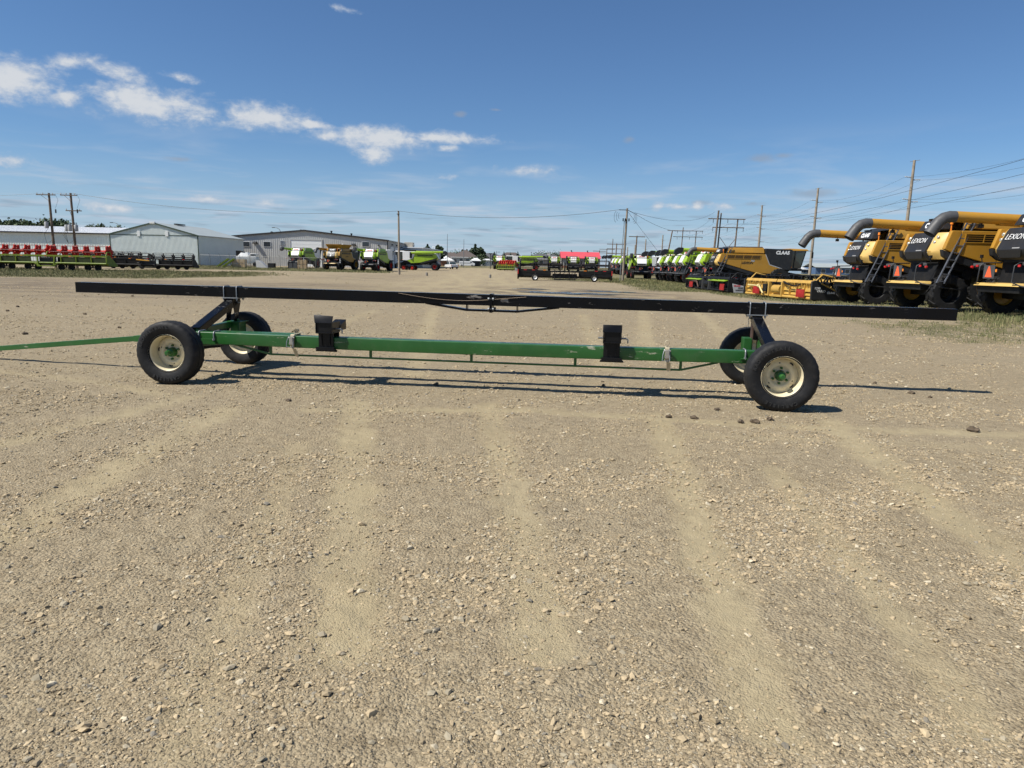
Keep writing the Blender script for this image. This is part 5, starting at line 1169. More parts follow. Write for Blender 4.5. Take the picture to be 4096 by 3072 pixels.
def gable_shed():
    yaw = R(-2.0); xr = xat(795, 137); W = 17.0; gzv = gz(xr, 137) ; eave = at(795, 943.6, 137).z - gzv; pk = at(611, 893, 138).z - gzv
    t = empty('gabled_shed', (xr - W * math.cos(yaw), 137 - W * math.sin(yaw), gzv), yaw, 'pale metal shed with a low gable and green trim, right of the utility poles', 'shed'); D = 21
    pr = lambda e=0: [(0, -1.5), (W, -1.5), (W, eave), (W / 2, pk), (0, eave)]
    MB().prism(pr(), 0, D).build('wall', sidw, t)
    zt = lambda x: eave + (pk - eave) * (1 - abs(x - W / 2) / (W / 2))
    ribs(t, .12, W - .12, 0, eave - .12, .235, sidw, -1.0, w=.05, d=.04); 
    mb = MB(); n = 70
    for i in range(n + 1):
        x = .3 + (W - .6) * i / n
        if zt(x) - .1 > eave + .12: mb.box(x - .045, x + .045, -.035, 0, eave + .06, zt(x) - .1)
    mb.build('gable_ribs', sidw, t, stuff=True)
    MB().box(0, W, -.06, -.0, eave - .09, eave + .04).build('eave_band', trimd, t)
    for s in (0, 1): MB().bar((W / 2, -.12, pk + .06), ((-.25 if s == 0 else W + .25), -.12, eave - .02), .25, .22).build('verge_trim', trimd, t)
    MB().box(W - .1, W + .06, -.07, .1, -1, eave).build('corner_trim', trimd, t); MB().box(-.06, .1, -.07, .1, -1, eave).build('corner_trim', trimd, t)
    MB().prism([(-.25, eave), (W / 2, pk + .05), (W + .25, eave), (W + .25, eave + .12), (W / 2, pk + .17), (-.25, eave + .12)], -.1, D + .2).build('roof', roofg, t)
    for fx in (.335, .655): MB().box(W * fx - .28, W * fx + .28, -.16, -.03, zt(W * fx) - 1.75, zt(W * fx) - .75).build('gable_vent', whit, t, bevel=.02)
    MB().box(W / 2 - .5, W / 2 + .5, -.3, .1, pk - .12, pk + .25).build('ridge_cap', whit, t, bevel=.03)
    MB().box(W / 2 + .2, W / 2 + .8, 7.5, 11, pk + .15, pk + .35).build('ridge_vent', dark, t)
    ribs(t, .2, D - .2, W, eave - .1, .25, sidw, -1, 1, along='y', w=.05, d=.03)
gable_shed()
def white_barn():
    Yd = 143.0; x1 = xat(470, Yd); x0 = xat(-420, Yd); W = x1 - x0; gzv = gz(x1, Yd); eave = at(250, 932, Yd).z - gzv; top = at(250, 909, Yd + 14).z - gzv
    t = empty('white_barn', (x0, Yd, gzv), 0, 'long low white metal barn behind the two utility poles', 'barn')
    MB().box(0, W, 0, 24, -2, eave).build('wall', sidw, t)
    ribs(t, .3, W - .3, 0, eave - .45, .5, sidw, -1.5, w=.04)
    MB().hexa([(-.2, -.5, eave), (W, -.5, eave), (W, 14, top), (-.2, 14, top), (-.2, -.5, eave + .15), (W, -.5, eave + .15), (W, 14, top + .15), (-.2, 14, top + .15)]).build('roof', roofw, t)
    MB().hexa([(-.2, 14, top), (W, 14, top), (W, 28, eave), (-.2, 28, eave), (-.2, 14, top + .15), (W, 14, top + .15), (W, 28, eave + .15), (-.2, 28, eave + .15)]).build('roof', roofw, t)
    MB().box(-.2, W, -.56, -.5, eave - .12, eave + .14).build('gutter', trimk, t); MB().box(0, W, -.05, -.0, eave - .55, eave - .14).build('eave_band', whit, t)
    mb = MB(); n = int(W / .62)
    for i in range(n):
        x = W * i / n; mb.bar((x, -.5, eave + .17), (x, 14, top + .17), .04, .03)
    mb.build('roof_ribs', mat('roof_seam', (.62, .64, .65), .4), t, stuff=True)
white_barn()
def office():
    Yd = 188.0; gzv = .6; x0, x1 = xat(1600, Yd), xat(1690, Yd); x2, y2 = xat(1762, 222), 222.0
    t = empty('office_building', (0, 0, gzv), 0, 'flat roofed silver clad building behind the tracked combine', 'building')
    h = at(1640, 992, Yd).z - gzv
    a, b, c = (x0 - 8, Yd), (x1, Yd), (x2, y2); d = (x0 - 8, y2)
    def poly(z0, z1, off=0.0): return [(*a, z0), (*b, z0), (*c, z0), (*d, z0), (*a, z1), (*b, z1), (*c, z1), (*d, z1)]
    MB().hexa(poly(-1.5, h)).build('wall', mat('silver_cladding', (.42, .42, .41), .35, metal=.3, var=.08), t)
    for i in range(9):
        z = h - .35 - .42 * i; MB().bar((a[0], Yd - .04, z), (b[0], Yd - .04, z), .08, .2).build('cladding_strip', sidg if i % 2 else sidw, t)
    MB().hexa([(a[0] - .3, a[1] - .3, h), (b[0] + .3, b[1] - .3, h), (c[0] + .3, c[1], h), (d[0], d[1], h), (a[0] - .3, a[1] - .3, h + .25), (b[0] + .3, b[1] - .3, h + .25), (c[0] + .3, c[1], h + .25), (d[0], d[1], h + .25)]).build('roof', roofw, t)
    xa = xat(1608, 186); MB().hexa([(xa - 3, 180, h - 1.5), (xa + 3.5, 182, h - 1.5), (xa + 3.5, Yd, h - 1.5), (xa - 3, Yd, h - 1.5), (xa - 3, 179, h - .6), (xa + 5, 181, h - .6), (xa + 5, Yd, h - .6), (xa - 3, Yd, h - .6)]).build('canopy', darkg, t)
    xa = xat(1617, 190); xb = xat(1651, 190); MB().box(xa, xb, 190, 193, h + .25, h + 1.5).build('roof_unit', mat('beige_unit', (.42, .38, .31), .6), t, bevel=.04)
    xa = xat(1731, 215); MB().tube((xa, 214, h), (xa, 214, h + 1.1), .06, 6).tube((xa + .7, 214, h), (xa + .7, 214, h + 1.1), .06, 6).tube((xa, 214, h + 1.1), (xa + .7, 214, h + 1.1), .06, 6).build('roof_hoop', whit, t)
office()
def house(name, lab, px, Yd, W, D, wallh, roofh, wm, rm, wins=3, rz=0.0, garage=False, chimney=False):
    x = xat(px, Yd); t = empty(name, (x, Yd, gz(x, Yd) - .05), rz, lab, 'house')
    MB().box(-W / 2, W / 2, 0, D, -.5, wallh).build('wall', wm, t)
    o = .5; rl = max(.5, W / 2 - D / 2)
    MB().add([(-W / 2 - o, -o, wallh - .1), (W / 2 + o, -o, wallh - .1), (W / 2 + o, D + o, wallh - .1), (-W / 2 - o, D + o, wallh - .1), (-rl, D / 2, wallh + roofh), (rl, D / 2, wallh + roofh)], [(0, 1, 5, 4), (1, 2, 5), (2, 3, 4, 5), (3, 0, 4), (3, 2, 1, 0)]).build('roof', rm, t)
    MB().box(-W / 2 - o, W / 2 + o, -o - .06, -o, wallh - .22, wallh - .02).build('eave_board', whit, t)
    for i in range(wins): window(t, -W / 2 + W * (i + .5) / wins, wallh * .38, min(1.6, W / wins * .5), 1.2, 0)
    if chimney: MB().box(-W * .3 - .6, -W * .3 + .6, D * .2, D * .2 + 1, wallh, wallh + roofh * 1.1).build('chimney', hwall, t)
    return t
house('bungalow', 'brown roofed house with pale walls left of the tall poplars', 1857, 262, 9, 9, 3.2, 2.6, hwall, hroof, 4)
house('bungalow', 'low brown roofed house left of the first lamp post', 1795, 275, 12, 9, 2.7, 2.3, brickm, hroof, 2)
house('bungalow', 'grey roofed house with a tall pale chimney right of the poplars', 1962, 290, 12, 9, 2.8, 2.4, stucco, hroof2, 2, chimney=True)
house('bungalow', 'brown roofed house between the small spruces', 2043, 300, 13, 9, 2.9, 2.9, stucco, hroof, 2)
house('bungalow', 'dark hip roofed house left of the red roofed building', 2165, 285, 13, 10, 3.2, 1.9, stucco, hroof2, 3)
house('bungalow', 'small grey roofed house touching the red roofed building', 2215, 292, 7, 9, 2.8, 2.4, stucco, hroof2, 1, chimney=True)
house('garden_shed', 'white gabled garden shed beside the camper van', 1772, 255, 3.4, 3, 2.6, 1.4, whit, whit, 1)
house('garden_shed', 'brown garden shed just left of the white pickup', 1787, 248, 4.0, 3, 2.0, .9, brickm, whit, 0)
house('garden_shed', 'dark fronted garden shed right of the camper van', 1902, 250, 3.0, 3, 2.1, .8, prn_k, whit, 0)
house('garden_shed', 'white garage box behind the low hedge', 1944, 262, 3.8, 4, 2.3, .4, whit, whit, 0)
def red_building():
    Yd = 250.0; x0, x1 = xat(2244, Yd), xat(2399, Yd); W = x1 - x0; gzv = gz(x0, Yd) - .2; ev = at(2320, 1034, Yd).z - gzv; tp = at(2320, 1009, Yd + 4).z - gzv
    t = empty('red_roofed_building', (x0, Yd, gzv), 0, 'low grey building under a bright red metal roof', 'building')
    MB().box(0, W, 0, 9, -1, ev).build('wall', stucco, t)
    MB().hexa([(-.2, -.6, ev), (W + .2, -.6, ev), (W + .2, 4.5, tp), (-.2, 4.5, tp), (-.2, -.6, ev + .12), (W + .2, -.6, ev + .12), (W + .2, 4.5, tp + .12), (-.2, 4.5, tp + .12)]).build('roof', rroof, t)
    MB().hexa([(-.2, 4.5, tp), (W + .2, 4.5, tp), (W + .2, 9.6, ev), (-.2, 9.6, ev), (-.2, 4.5, tp + .12), (W + .2, 4.5, tp + .12), (W + .2, 9.6, ev + .12), (-.2, 9.6, ev + .12)]).build('roof', rroof, t)
    MB().box(2.2, 3.9, -.05, .0, 0, 2.3).build('door', mat('teal_door', (.05, .09, .10), .5), t); MB().box(0, W, -.04, .0, -.5, 1.0).build('brick_band', brickm, t)
    s = MB().box(5.3, 8.3, -.25, -.1, 1.05, 1.5).build('sign_board', redt, t); [MB().box(5.45 + .27 * i + (.12 if i > 1 else 0), 5.63 + .27 * i + (.12 if i > 1 else 0), -.256, -.251, 1.16, 1.39).build('sign_mark', prn_w, s) for i in range(10)]
    for x in (.28, .7): MB().lathe([(0, 0), (.15, 0), (.15, .4), (.3, .42), (.25, .6), (0, .62)], 10, 'z', (W * x, 4.3, tp)).build('roof_vent', dark, t)
red_building()
def blue_buildings():
    Yd = 250.0
    for (p0, p1, ytop, yev, lab, wm, rm, dy) in ((3262, 3480, 1057, 1072, 'blue walled building with a grey roof seen past the third combine', bluew, roofg, 0), (3205, 3262, 1071, 1079, 'low blue and white shed left of the blue walled building', mat('pale_blue_wall', (.25, .33, .42), .5), roofw, 6)):
        x0, x1 = xat(p0, Yd + dy), xat(p1, Yd + dy); W = x1 - x0; gzv = gz(x0, Yd) - .3; ev = at((p0 + p1) / 2, yev, Yd + dy).z - gzv; tp = at((p0 + p1) / 2, ytop, Yd + dy + 6).z - gzv
        t = empty('blue_building', (x0, Yd + dy, gzv), 0, lab, 'building')
        MB().box(0, W, 0, 12, -1, ev).build('wall', wm, t); ribs(t, .3, W - .3, 0, ev - .1, .9, wm, 0)
        MB().hexa([(-.3, -.5, ev), (W + .3, -.5, ev), (W + .3, 6, tp), (-.3, 6, tp), (-.3, -.5, ev + .15), (W + .3, -.5, ev + .15), (W + .3, 6, tp + .15), (-.3, 6, tp + .15)]).build('roof', rm, t)
        MB().prism([(6, tp), (12.3, ev), (12.3, ev + .15), (6, tp + .15)], -.3, W + .3, 'x').build('roof', rm, t)
        for i in range(4): window(t, W * (.14 + .22 * i), .8, 1.4, 1.3, 0)
        if W > 10: MB().box(W * .36, W * .36 + .5, -.1, 0, 0, ev).box(W * .36 + .9, W * .36 + 1.4, -.1, 0, 0, ev).build('wall_strip', whit, t)
blue_buildings()
# ------------------------------------------------------------------ chain link fence and the things behind it
def fence():
    Yd = 131.0; xs = [xat(px, Yd) for px in range(800, 1365, 40)]
    t = empty('chain_fence', (0, 0, 0), 0, 'thin wire mesh fence on steel posts in front of the grey workshop', 'fence')
    fm = mat('fence_wire', (.22, .22, .21), .5, metal=.5)
    tops = []
    for x in xs:
        z = gz(x, Yd); MB().tube((x, Yd, z - .3), (x, Yd, z + 2.0), .04, 6).build('fence_post', fm, t); tops.append((x, z + 2.0))
        MB().tube((x, Yd, z + 2.0), (x - .2, Yd - .1, z + 2.35), .025, 5).build('barb_arm', fm, t)
    for (x0, z0), (x1, z1) in zip(tops, tops[1:]): MB().tube((x0, Yd, z0), (x1, Yd, z1), .025, 5).build('top_rail', fm, t)
    mb = MB(); x0, x1 = xs[0], xs[-1]; n = int((x1 - x0) / .28)
    for i in range(n):
        for s in (-1, 1):
            x = x0 + (x1 - x0) * i / n; z = gz(x, Yd); mb.bar((x, Yd, z), (x + s * 1.9, Yd, z + 1.95), .012, .012)
    mb.build('wire_mesh', fm, t, stuff=True)
fence()
def crate_stack(px, Yd, w, d, h, n, lab):
    x = xat(px, Yd); t = empty('crate', (x, Yd, gz(x, Yd)), R(8), lab, 'crate')
    for k in range(n):
        z = k * h / n
        for i in range(5):
            zz = z + .06 + (h / n - .1) * i / 5; dz = (h / n - .1) / 5 - .02
            MB().box(-w / 2, w / 2, 0, .03, zz, zz + dz).build('board', crate, t)
            MB().box(w / 2, w / 2 + .03, 0, d, zz, zz + dz).build('board', crate, t); MB().box(-w / 2 - .03, -w / 2, 0, d, zz, zz + dz).build('board', crate, t)
        for q in (-w / 2 + .05, -.05, w / 2 - .15): MB().box(q, q + .1, -.04, .0, z, z + h / n).build('batten', crate, t)
        MB().box(-w / 2, w / 2, 0, d, z + h / n - .03, z + h / n).build('lid', crate, t)
crate_stack(953, 127, 2.2, 1.6, 1.45, 2, 'pale wooden crates stacked in two below the white machine body')
crate_stack(1208, 128, 1.5, 1.2, 1.65, 2, 'tall pair of wooden crates in front of the fenced lime combine')
def oddments():
    x, Yd = xat(998, 138), 138.0; t = empty('white_machine', (x, Yd, gz(x, Yd)), R(6), 'white machine body with a black top unit standing behind the crates', 'machine')
    MB().hexa([(-2.2, 0, .6), (1.6, 0, .6), (1.6, 2.4, .6), (-2.2, 2.4, .6), (-2.5, -.1, 1.9), (1.2, -.1, 1.9), (1.2, 2.5, 1.9), (-2.5, 2.5, 1.9)]).build('body', whit, t, bevel=.08)
    MB().hexa([(-2.3, .2, 1.9), (-.2, .2, 1.9), (-.2, 2.2, 1.9), (-2.3, 2.2, 1.9), (-1.6, .4, 2.7), (-.4, .4, 2.7), (-.4, 2, 2.7), (-1.6, 2, 2.7)]).build('hood', whit, t, bevel=.06)
    MB().box(-2.6, -1.9, .4, 1.6, 2.0, 3.0).bar((-2, .5, 2.9), (-.9, .5, 2.7), .3, .2).build('top_unit', dark, t, bevel=.05)
    MB().box(.0, 1.2, .3, 2.1, 1.9, 2.5).build('cab_shell', whit, t, bevel=.1); MB().box(.1, 1.1, .27, .31, 2.05, 2.4).build('pane', pane_m, t)
    for q in (-1.6, 1.0): small_wheel(t, (q, .1, .45), .45, .35, dark)
    for px, lab in ((893, 'lime metal trough propped up, left one of the leaning pair'), (915, 'lime metal trough propped up, right one of the leaning pair')):
        x, Yd = xat(px, 126), 126.0; t = empty('metal_trough', (x, Yd, gz(x, Yd)), R(10), lab, 'machine part')
        MB().hexa([(-1.3, 0, .1), (-1.0, 0, 0), (-1.0, .9, 0), (-1.3, .9, .1), (.7, 0, 1.55), (1.0, 0, 1.4), (1.0, .9, 1.4), (.7, .9, 1.55)]).build('trough', limed, t, bevel=.02); MB().bar((.1, .45, .85), (.5, .45, 0), .08, .08).build('prop', limed, t)
    x, Yd = xat(1043, 127), 127.0; t = empty('metal_hopper', (x, Yd, gz(x, Yd)), R(-10), 'pale grey sheet metal hopper lying on the grass in front of the workshop', 'machine part')
    MB().hexa([(-.9, 0, .05), (1.2, 0, .05), (1.2, 1, .05), (-.9, 1, .05), (-1.0, 0, 1.3), (-.4, 0, 1.3), (-.4, 1, 1.3), (-1.0, 1, 1.3)]).build('shell', greysh, t, bevel=.05); MB().box(1.2, 2.4, .2, .8, .1, .9).build('frame', dark, t, bevel=.04)
    x, Yd = xat(1170, 128), 128.0; t = empty('steel_rack', (x, Yd, gz(x, Yd)), 0, 'dark steel rack cage left of the tall crates', 'rack')
    for q in (-.8, 0, .8): MB().box(q - .05, q + .05, 0, .1, 0, 1.2).build('rack_post', dark, t)
    MB().box(-.8, .8, .03, .07, .1, 1.1).build('rack_mesh', darkg, t); MB().box(-.85, .85, 0, .8, 1.1, 1.2).build('rack_top', dark, t)
    for i, (px, lab) in enumerate(((1265, 'dark tripod stand at the foot of the white door, first from the crates'), (1290, 'dark tripod stand at the foot of the white door, nearest the yellow combine'))):
        x, Yd = xat(px, 133), 133.0; t = empty('steel_stand', (x, Yd, gz(x, Yd)), R(20 * i), lab, 'stand')
        for a in range(4): MB().bar((.8 * math.cos(a * 1.57), .8 * math.sin(a * 1.57), 0), (.2 * math.cos(a * 1.57), .2 * math.sin(a * 1.57), 1.7), .07, .07).build('leg', darkg, t)
        MB().box(-.3, .3, -.3, .3, 1.68, 1.78).build('stand_top', darkg, t)
    for px, Yd, lab in ((1707, 91, 'short round concrete bollard nearest the tracked combine'), (1961, 86, 'short round concrete bollard left of the black draper header')):
        x = xat(px, Yd); t = empty('bollard', (x, Yd, gz(x, Yd)), 0, lab, 'bollard')
        MB().lathe([(0, 0), (.15, 0), (.155, .36), (.14, .40), (0, .405)], 16, 'z').build('post', conc, t, smooth=40)
        MB().poly([(-.06, 0, .40), (-.05, 0, .46), (.02, .01, .48), (.05, 0, .40)], .012, 6).build('lifting_loop', steel, t)
oddments()
# ------------------------------------------------------------------ poles and wires
def pole(t, p0, p1, r0=.15, r1=.10, m=wood, name='pole'): return MB().tube(p0, p1, r0, 12, r1).build(name, m, t, smooth=40)
def insul(t, p, h=.22): return MB().lathe([(0, 0), (.035, 0), (.07, .08), (.04, .12), (.06, .18), (0, h)], 8, 'z', p).build('insulator', greysh, t, smooth=40)
def cable(pts, lab, r=.014, sag=0.0, n=14, parent=None, name='power_line'):
    out = []
    for a, b in zip(pts, pts[1:]):
        a, b = Vector(a), Vector(b)
        for i in range(n + 1):
            k = i / n; p = a.lerp(b, k); p.z -= sag * 4 * k * (1 - k); 
            if not out or i: out.append(p)
    o = MB().poly(out, r, 5).build(name, wire, parent)
    if parent is None: tag(o, lab, 'cable', 'overhead wires')
    return o
def left_poles():
    tops = []
    for px, ptop, lab, two in ((223, (195, 772), 'leftmost brown utility pole with one grey transformer', False), (308, (282, 772), 'brown utility pole with a cluster of grey transformers and two crossarms', True)):
        Yd = 97.0; b = at(px, 1062, Yd); g = gz(b.x, Yd); tp = at(*ptop, Yd); x, h = b.x, tp.z - g
        t = empty('utility_pole', (x, Yd, g), 0, lab, 'utility pole', 'utility poles on the left'); lean = tp.x - x
        pole(t, (0, 0, -.4), (lean, 0, h), .19, .13)
        for z, w, cx in ([(h - .25, 1.25, -.35)] if not two else [(h - .3, 1.1, -.2), (h - 2.3, 1.05, .3)]):
            c = lean * z / h + cx; MB().box(c - w, c + w, -.2, -.08, z - .06, z + .06).build('crossarm', wood, t)
            for q in (-.92, -.3, .75): insul(t, (c + q * w, -.14, z + .06))
            MB().bar((c - w * .5, -.14, z - .05), (lean * z / h, -.14, z - .75), .05, .03).build('arm_brace', wood, t)
        for i, (dx, dy) in enumerate(((-.55, -.1),) if not two else ((-.75, -.15), (-.1, -.5), (.55, -.2))):
            z = h - 5.0 if two else h - 4.6; c = lean * z / h + dx
            tr = MB().lathe([(0, 0), (.24, 0), (.25, .03), (.25, .78), (.22, .84), (0, .86)], 16, 'z', (c, dy - .15, z)).build('transformer', greysh, t, smooth=40)
            for q in (-.1, .1): MB().lathe([(0, 0), (.05, 0), (.03, .2), (.05, .3), (0, .32)], 8, 'z', (c + q, dy - .15, z + .84)).build('bushing', dark, tr)
        for k in range(3 if two else 1):
            pts = [(lean * (h - 3) / h - .2 - .5 * k * .5, -.2, h - 4.3), (lean - .9 - .2 * k, -.25, h - 5.4), (lean * .7 - .7, -.2, h - 6.6), (lean * .6, -.2, h - 6.2)]
            MB().poly(pts, .02, 5).build('drop_wire', wire, t)
        MB().poly([(lean + .9, -.14, h - .1), (lean + 1.25, -.14, h - .9), (lean + .8, -.14, h - 2.0)], .015, 5).box(lean + .75, lean + .9, -.2, -.1, h - 2.6, h - 2.1).build('fuse_drop', wire, t)
        tops.append(Vector((x + lean, Yd, g + h)))
    return tops
LT = left_poles()
def mid_poles():
    Yd = 95.0; b = at(1597, 1097, Yd); tp = at(1594, 844, Yd); t = empty('utility_pole', (b.x, Yd, gz(b.x, Yd)), 0, 'plain brown utility pole at the corner of the grey workshop', 'utility pole')
    h = tp.z - gz(b.x, Yd); pole(t, (0, 0, -.3), (tp.x - b.x, 0, h), .16, .11, woodl); insul(t, (tp.x - b.x - .1, -.1, h - .1)); MB().box(-.25, .1, -.2, -.1, h - .45, h - .35).build('wire_bracket', wire, t)
    A = Vector((tp.x, Yd, tp.z))
    Yd = 88.0; b = at(2490, 1122, Yd); tp = at(2509, 833, Yd); g = gz(b.x, Yd); h = tp.z - g; ln = tp.x - b.x
    t = empty('utility_pole', (b.x, Yd, g), 0, 'brown utility pole with a guy wire left of the lime combine row', 'utility pole')
    pole(t, (0, 0, -.3), (ln, 0, h), .17, .11, woodl)
    MB().box(ln - 1.0, ln - .1, -.1, .0, h - .25, h - .17).build('wire_bracket', wire, t); MB().bar((ln - .1, -.05, h - .15), (ln + .9, -.05, h - .6), .06, .06).build('wire_bracket', wire, t)
    for dx in (-.45, -.2, .25): MB().tube((ln + dx, -.15, h - 1.55), (ln + dx, -.15, h - 1.2), .07, 8).build('terminal', dark, t)
    MB().tube((-.35, -.1, 0), (ln - .3, -.1, h - 1.5), .045, 6).build('conduit', steel, t)
    for k in range(3):
        r = .45 + .18 * k; MB().poly([(ln - .9 + r * .3 * math.cos(a) - .2 * k, -.1, h - .75 - r * .35 + r * 1.0 * math.sin(a) * .8) for a in [1.6 + i * .35 for i in range(10)]], .018, 5).build('slack_loop', wire, t)
        MB().poly([(ln + .75 + r * .3 * math.cos(a) + .1 * k, -.1, h - .85 - r * .35 + r * .8 * math.sin(a)) for a in [1.2 - i * .35 for i in range(10)]], .018, 5).build('slack_loop', wire, t)
    B = Vector((tp.x, Yd, tp.z)); gy = at(2617, 1015, 84); MB().tube((ln, 0, h - .3), (gy.x - b.x + 3.4, 84 - Yd, 0.0), .018, 5).build('guy_wire', wire, t)
    cable([LT[1], A], 'wire from the transformer pole to the plain pole by the workshop', .02, 1.2, 20)
    cable([A, B + Vector((-1, 0, -.2))], 'wire from the workshop pole to the guyed pole', .022, .9, 20)
    cable([LT[0], LT[1]], 'short wire joining the two transformer poles', .016, .1)
    cable([LT[0] + Vector((-40, 4, .6)), LT[0]], 'wire leaving the leftmost pole out of the picture', .016, .9)
    return A, B
PA, PB = mid_poles()
def tall_poles():
    # single shaft transmission poles receding to the horizon
    spec = [(3652, (3658, 641), 120.0), (3233, (3273, 752), 163.0), (3024, (3049, 821), 208.0), (2647, (2652, 940), 402.0), (2581, (2584, 957), 470.0), (2540, (2541, 980), 560.0), (2510, (2511, 988), 640), (2486, (2486, 995), 720)]
    labs = ['tallest pale transmission pole rising behind the nearest combines', 'transmission pole rising behind the cab of the side-on yellow combine', 'transmission pole above the roof of the side-on yellow combine', 'far transmission pole above the lime augers', 'far thin transmission pole, next one left of the lime augers', 'far thin transmission pole, third in the receding line', 'very far transmission pole near the guyed pole', 'very far transmission pole behind the guyed pole']
    att = []
    for (px, tp, Yd), lab in zip(spec, labs):
        T = at(*tp, Yd); g = gz(T.x, Yd); x = T.x; h = T.z - g; t = empty('transmission_pole', (x, Yd, g), 0, lab, 'utility pole', 'tall transmission poles'); k = 1 + Yd / 500
        pole(t, (-.25, 0, -.5), (0, 0, h), .26 * k, .16 * k, woodl); row = []
        MB().bar((0, 0, h - .1), (.9, 0, h + .05), .06, .06).bar((0, 0, h - .1), (-.7, 0, h - .25), .06, .06).build('lightning_arm', woodl, t)
        for z in (h - 2.7, h - 6.2, h - 9.8):
            for s in (-1, 1):
                a = MB().lathe([(0, 0), (.06, 0), (.10, .3), (.06, .4), (.10, .7), (.06, .8), (.09, 1.1), (0, 1.2)], 8, 'x', (0, 0, 0)).build('standoff', greysh, t, smooth=40); a.location = (s * .12, 0, z - (0 if s < 0 else .4)); a.rotation_euler = (0, -.08, 0 if s > 0 else math.pi)
                row.append(Vector((x + s * 1.3, Yd, g + z - (0 if s < 0 else .4))))
        att.append(row)
    for j in range(6):
        nxt = att[0][j] + (att[0][j] - att[1][j]) * 1.0 + Vector((0, -8, 0))
        lv = ('upper', 'middle', 'lower')[j // 2]; sd = ('field', 'yard')[j % 2]
        cable([nxt, att[0][j], att[1][j], att[2][j], att[3][j]], lv + ' conductor on the ' + sd + ' side of the tall transmission poles', .013, 1.3, 14)
    # three pole structures
    for (px, ytop, Yd, lab, arms) in ((2875, 842, 200.0, 'tall three pole structure with two crossarms and cross bracing behind the yellow combine', 1), (2690, 921, 305.0, 'far three pole structure with crossarms behind the lime augers', 0)):
        T = at(px, ytop, Yd); g = gz(T.x, Yd); h = T.z - g; t = empty('pole_structure', (T.x, Yd, g), 0, lab, 'utility pole', 'braced pole structures')
        pole(t, (-.9 if arms else -2.5, 0, -.5), (0, 0, h), .32, .24, wood); 
        q = 6.5 if not arms else 0
        P = [(.9, h - .6), (5.6, h - 2.1)] if arms else [(4.6, h + 1.3), (10.2, h)]
        for x, hh in P: pole(t, (x - .6, .6, -.5), (x, .6, hh), .24, .18, wood)
        z1 = h - 2.2 if arms else h - .1; z2 = h - 4.5 if arms else h - 2.6
        MB().box(-2.6 if arms else -2.0, 7.6 if arms else 13.0, .3, .5, z1 - .12, z1 + .12).build('crossarm', wood, t); MB().box(-1.3 if arms else .5, 7.4 if arms else 13.0, .3, .5, z2 - .12, z2 + .12).build('crossarm', wood, t)
        for z in (z1, z2):
            for x in ((-1.2, 2.8, 7.2) if arms else (2.2, 7.4, 12.7)): MB().tube((x, .4, z - .1), (x, .4, z - 1.1), .08, 6).build('insulator_string', darkg, t)
        xa, xb = P[0][0], P[1][0]; MB().bar((xa, .45, h * .58), (xb, .45, h * .22), .12, .12).bar((xb, .62, h * .58), (xa, .62, h * .22), .12, .12).build('cross_brace', wood, t)
    for j, (dz, dx) in enumerate(((-2.6, -1.2), (-2.6, 2.8), (-2.6, 7.2))):
        a = at(2875, 842, 200) + Vector((dx, 0, dz - .9)); b = at(2690, 921, 305) + Vector((2.2 + dx, 0, -1.2)); c = a + (a - b) * 1.6
        cable([c, a, b], ('near', 'middle', 'far')[j] + ' phase wire between the three pole structures', .016, 2.2)
    cable([PB + Vector((.9, 0, -.5)), at(2860, 848, 200)], 'upper wire from the guyed pole to the three pole structure', .02, 1.6); cable([PB + Vector((.9, 0, -.6)), at(2850, 868, 200)], 'lower slack wire from the guyed pole to the three pole structure', .02, 3.0)
    for px, ytop, Yd, w, lab in ((2548, 943, 232.0, 2.6, 'single pole with one crossarm just right of the guyed pole'), (2467, 974, 300.0, 4.0, 'far pole with several crossarms left of the guyed pole'), (2428, 995, 380.0, 4.0, 'farthest pole with crossarms above the second lime row'), (2398, 1002, 330.0, 3.0, 'small pole with a crossarm beside the red roof'), (2452, 955, 420.0, 0, 'thin bare pole left of the guyed pole')):
        T = at(px, ytop, Yd); g = gz(T.x, Yd); h = T.z - g; t = empty('utility_pole', (T.x, Yd, g), 0, lab, 'utility pole', 'distant utility poles')
        pole(t, (-.3, 0, -.5), (0, 0, h), .28, .2, wood)
        for k in range(3 if w > 3 else (1 if w else 0)): MB().box(-w, w, -.1, .1, h - .3 - 1.9 * k - .12, h - .3 - 1.9 * k + .12).build('crossarm', wood, t)
        if w > 3: pole(t, (w * .55, .4, -.5), (w * .6, .4, h * .72), .25, .2, wood, 'pole')
tall_poles()
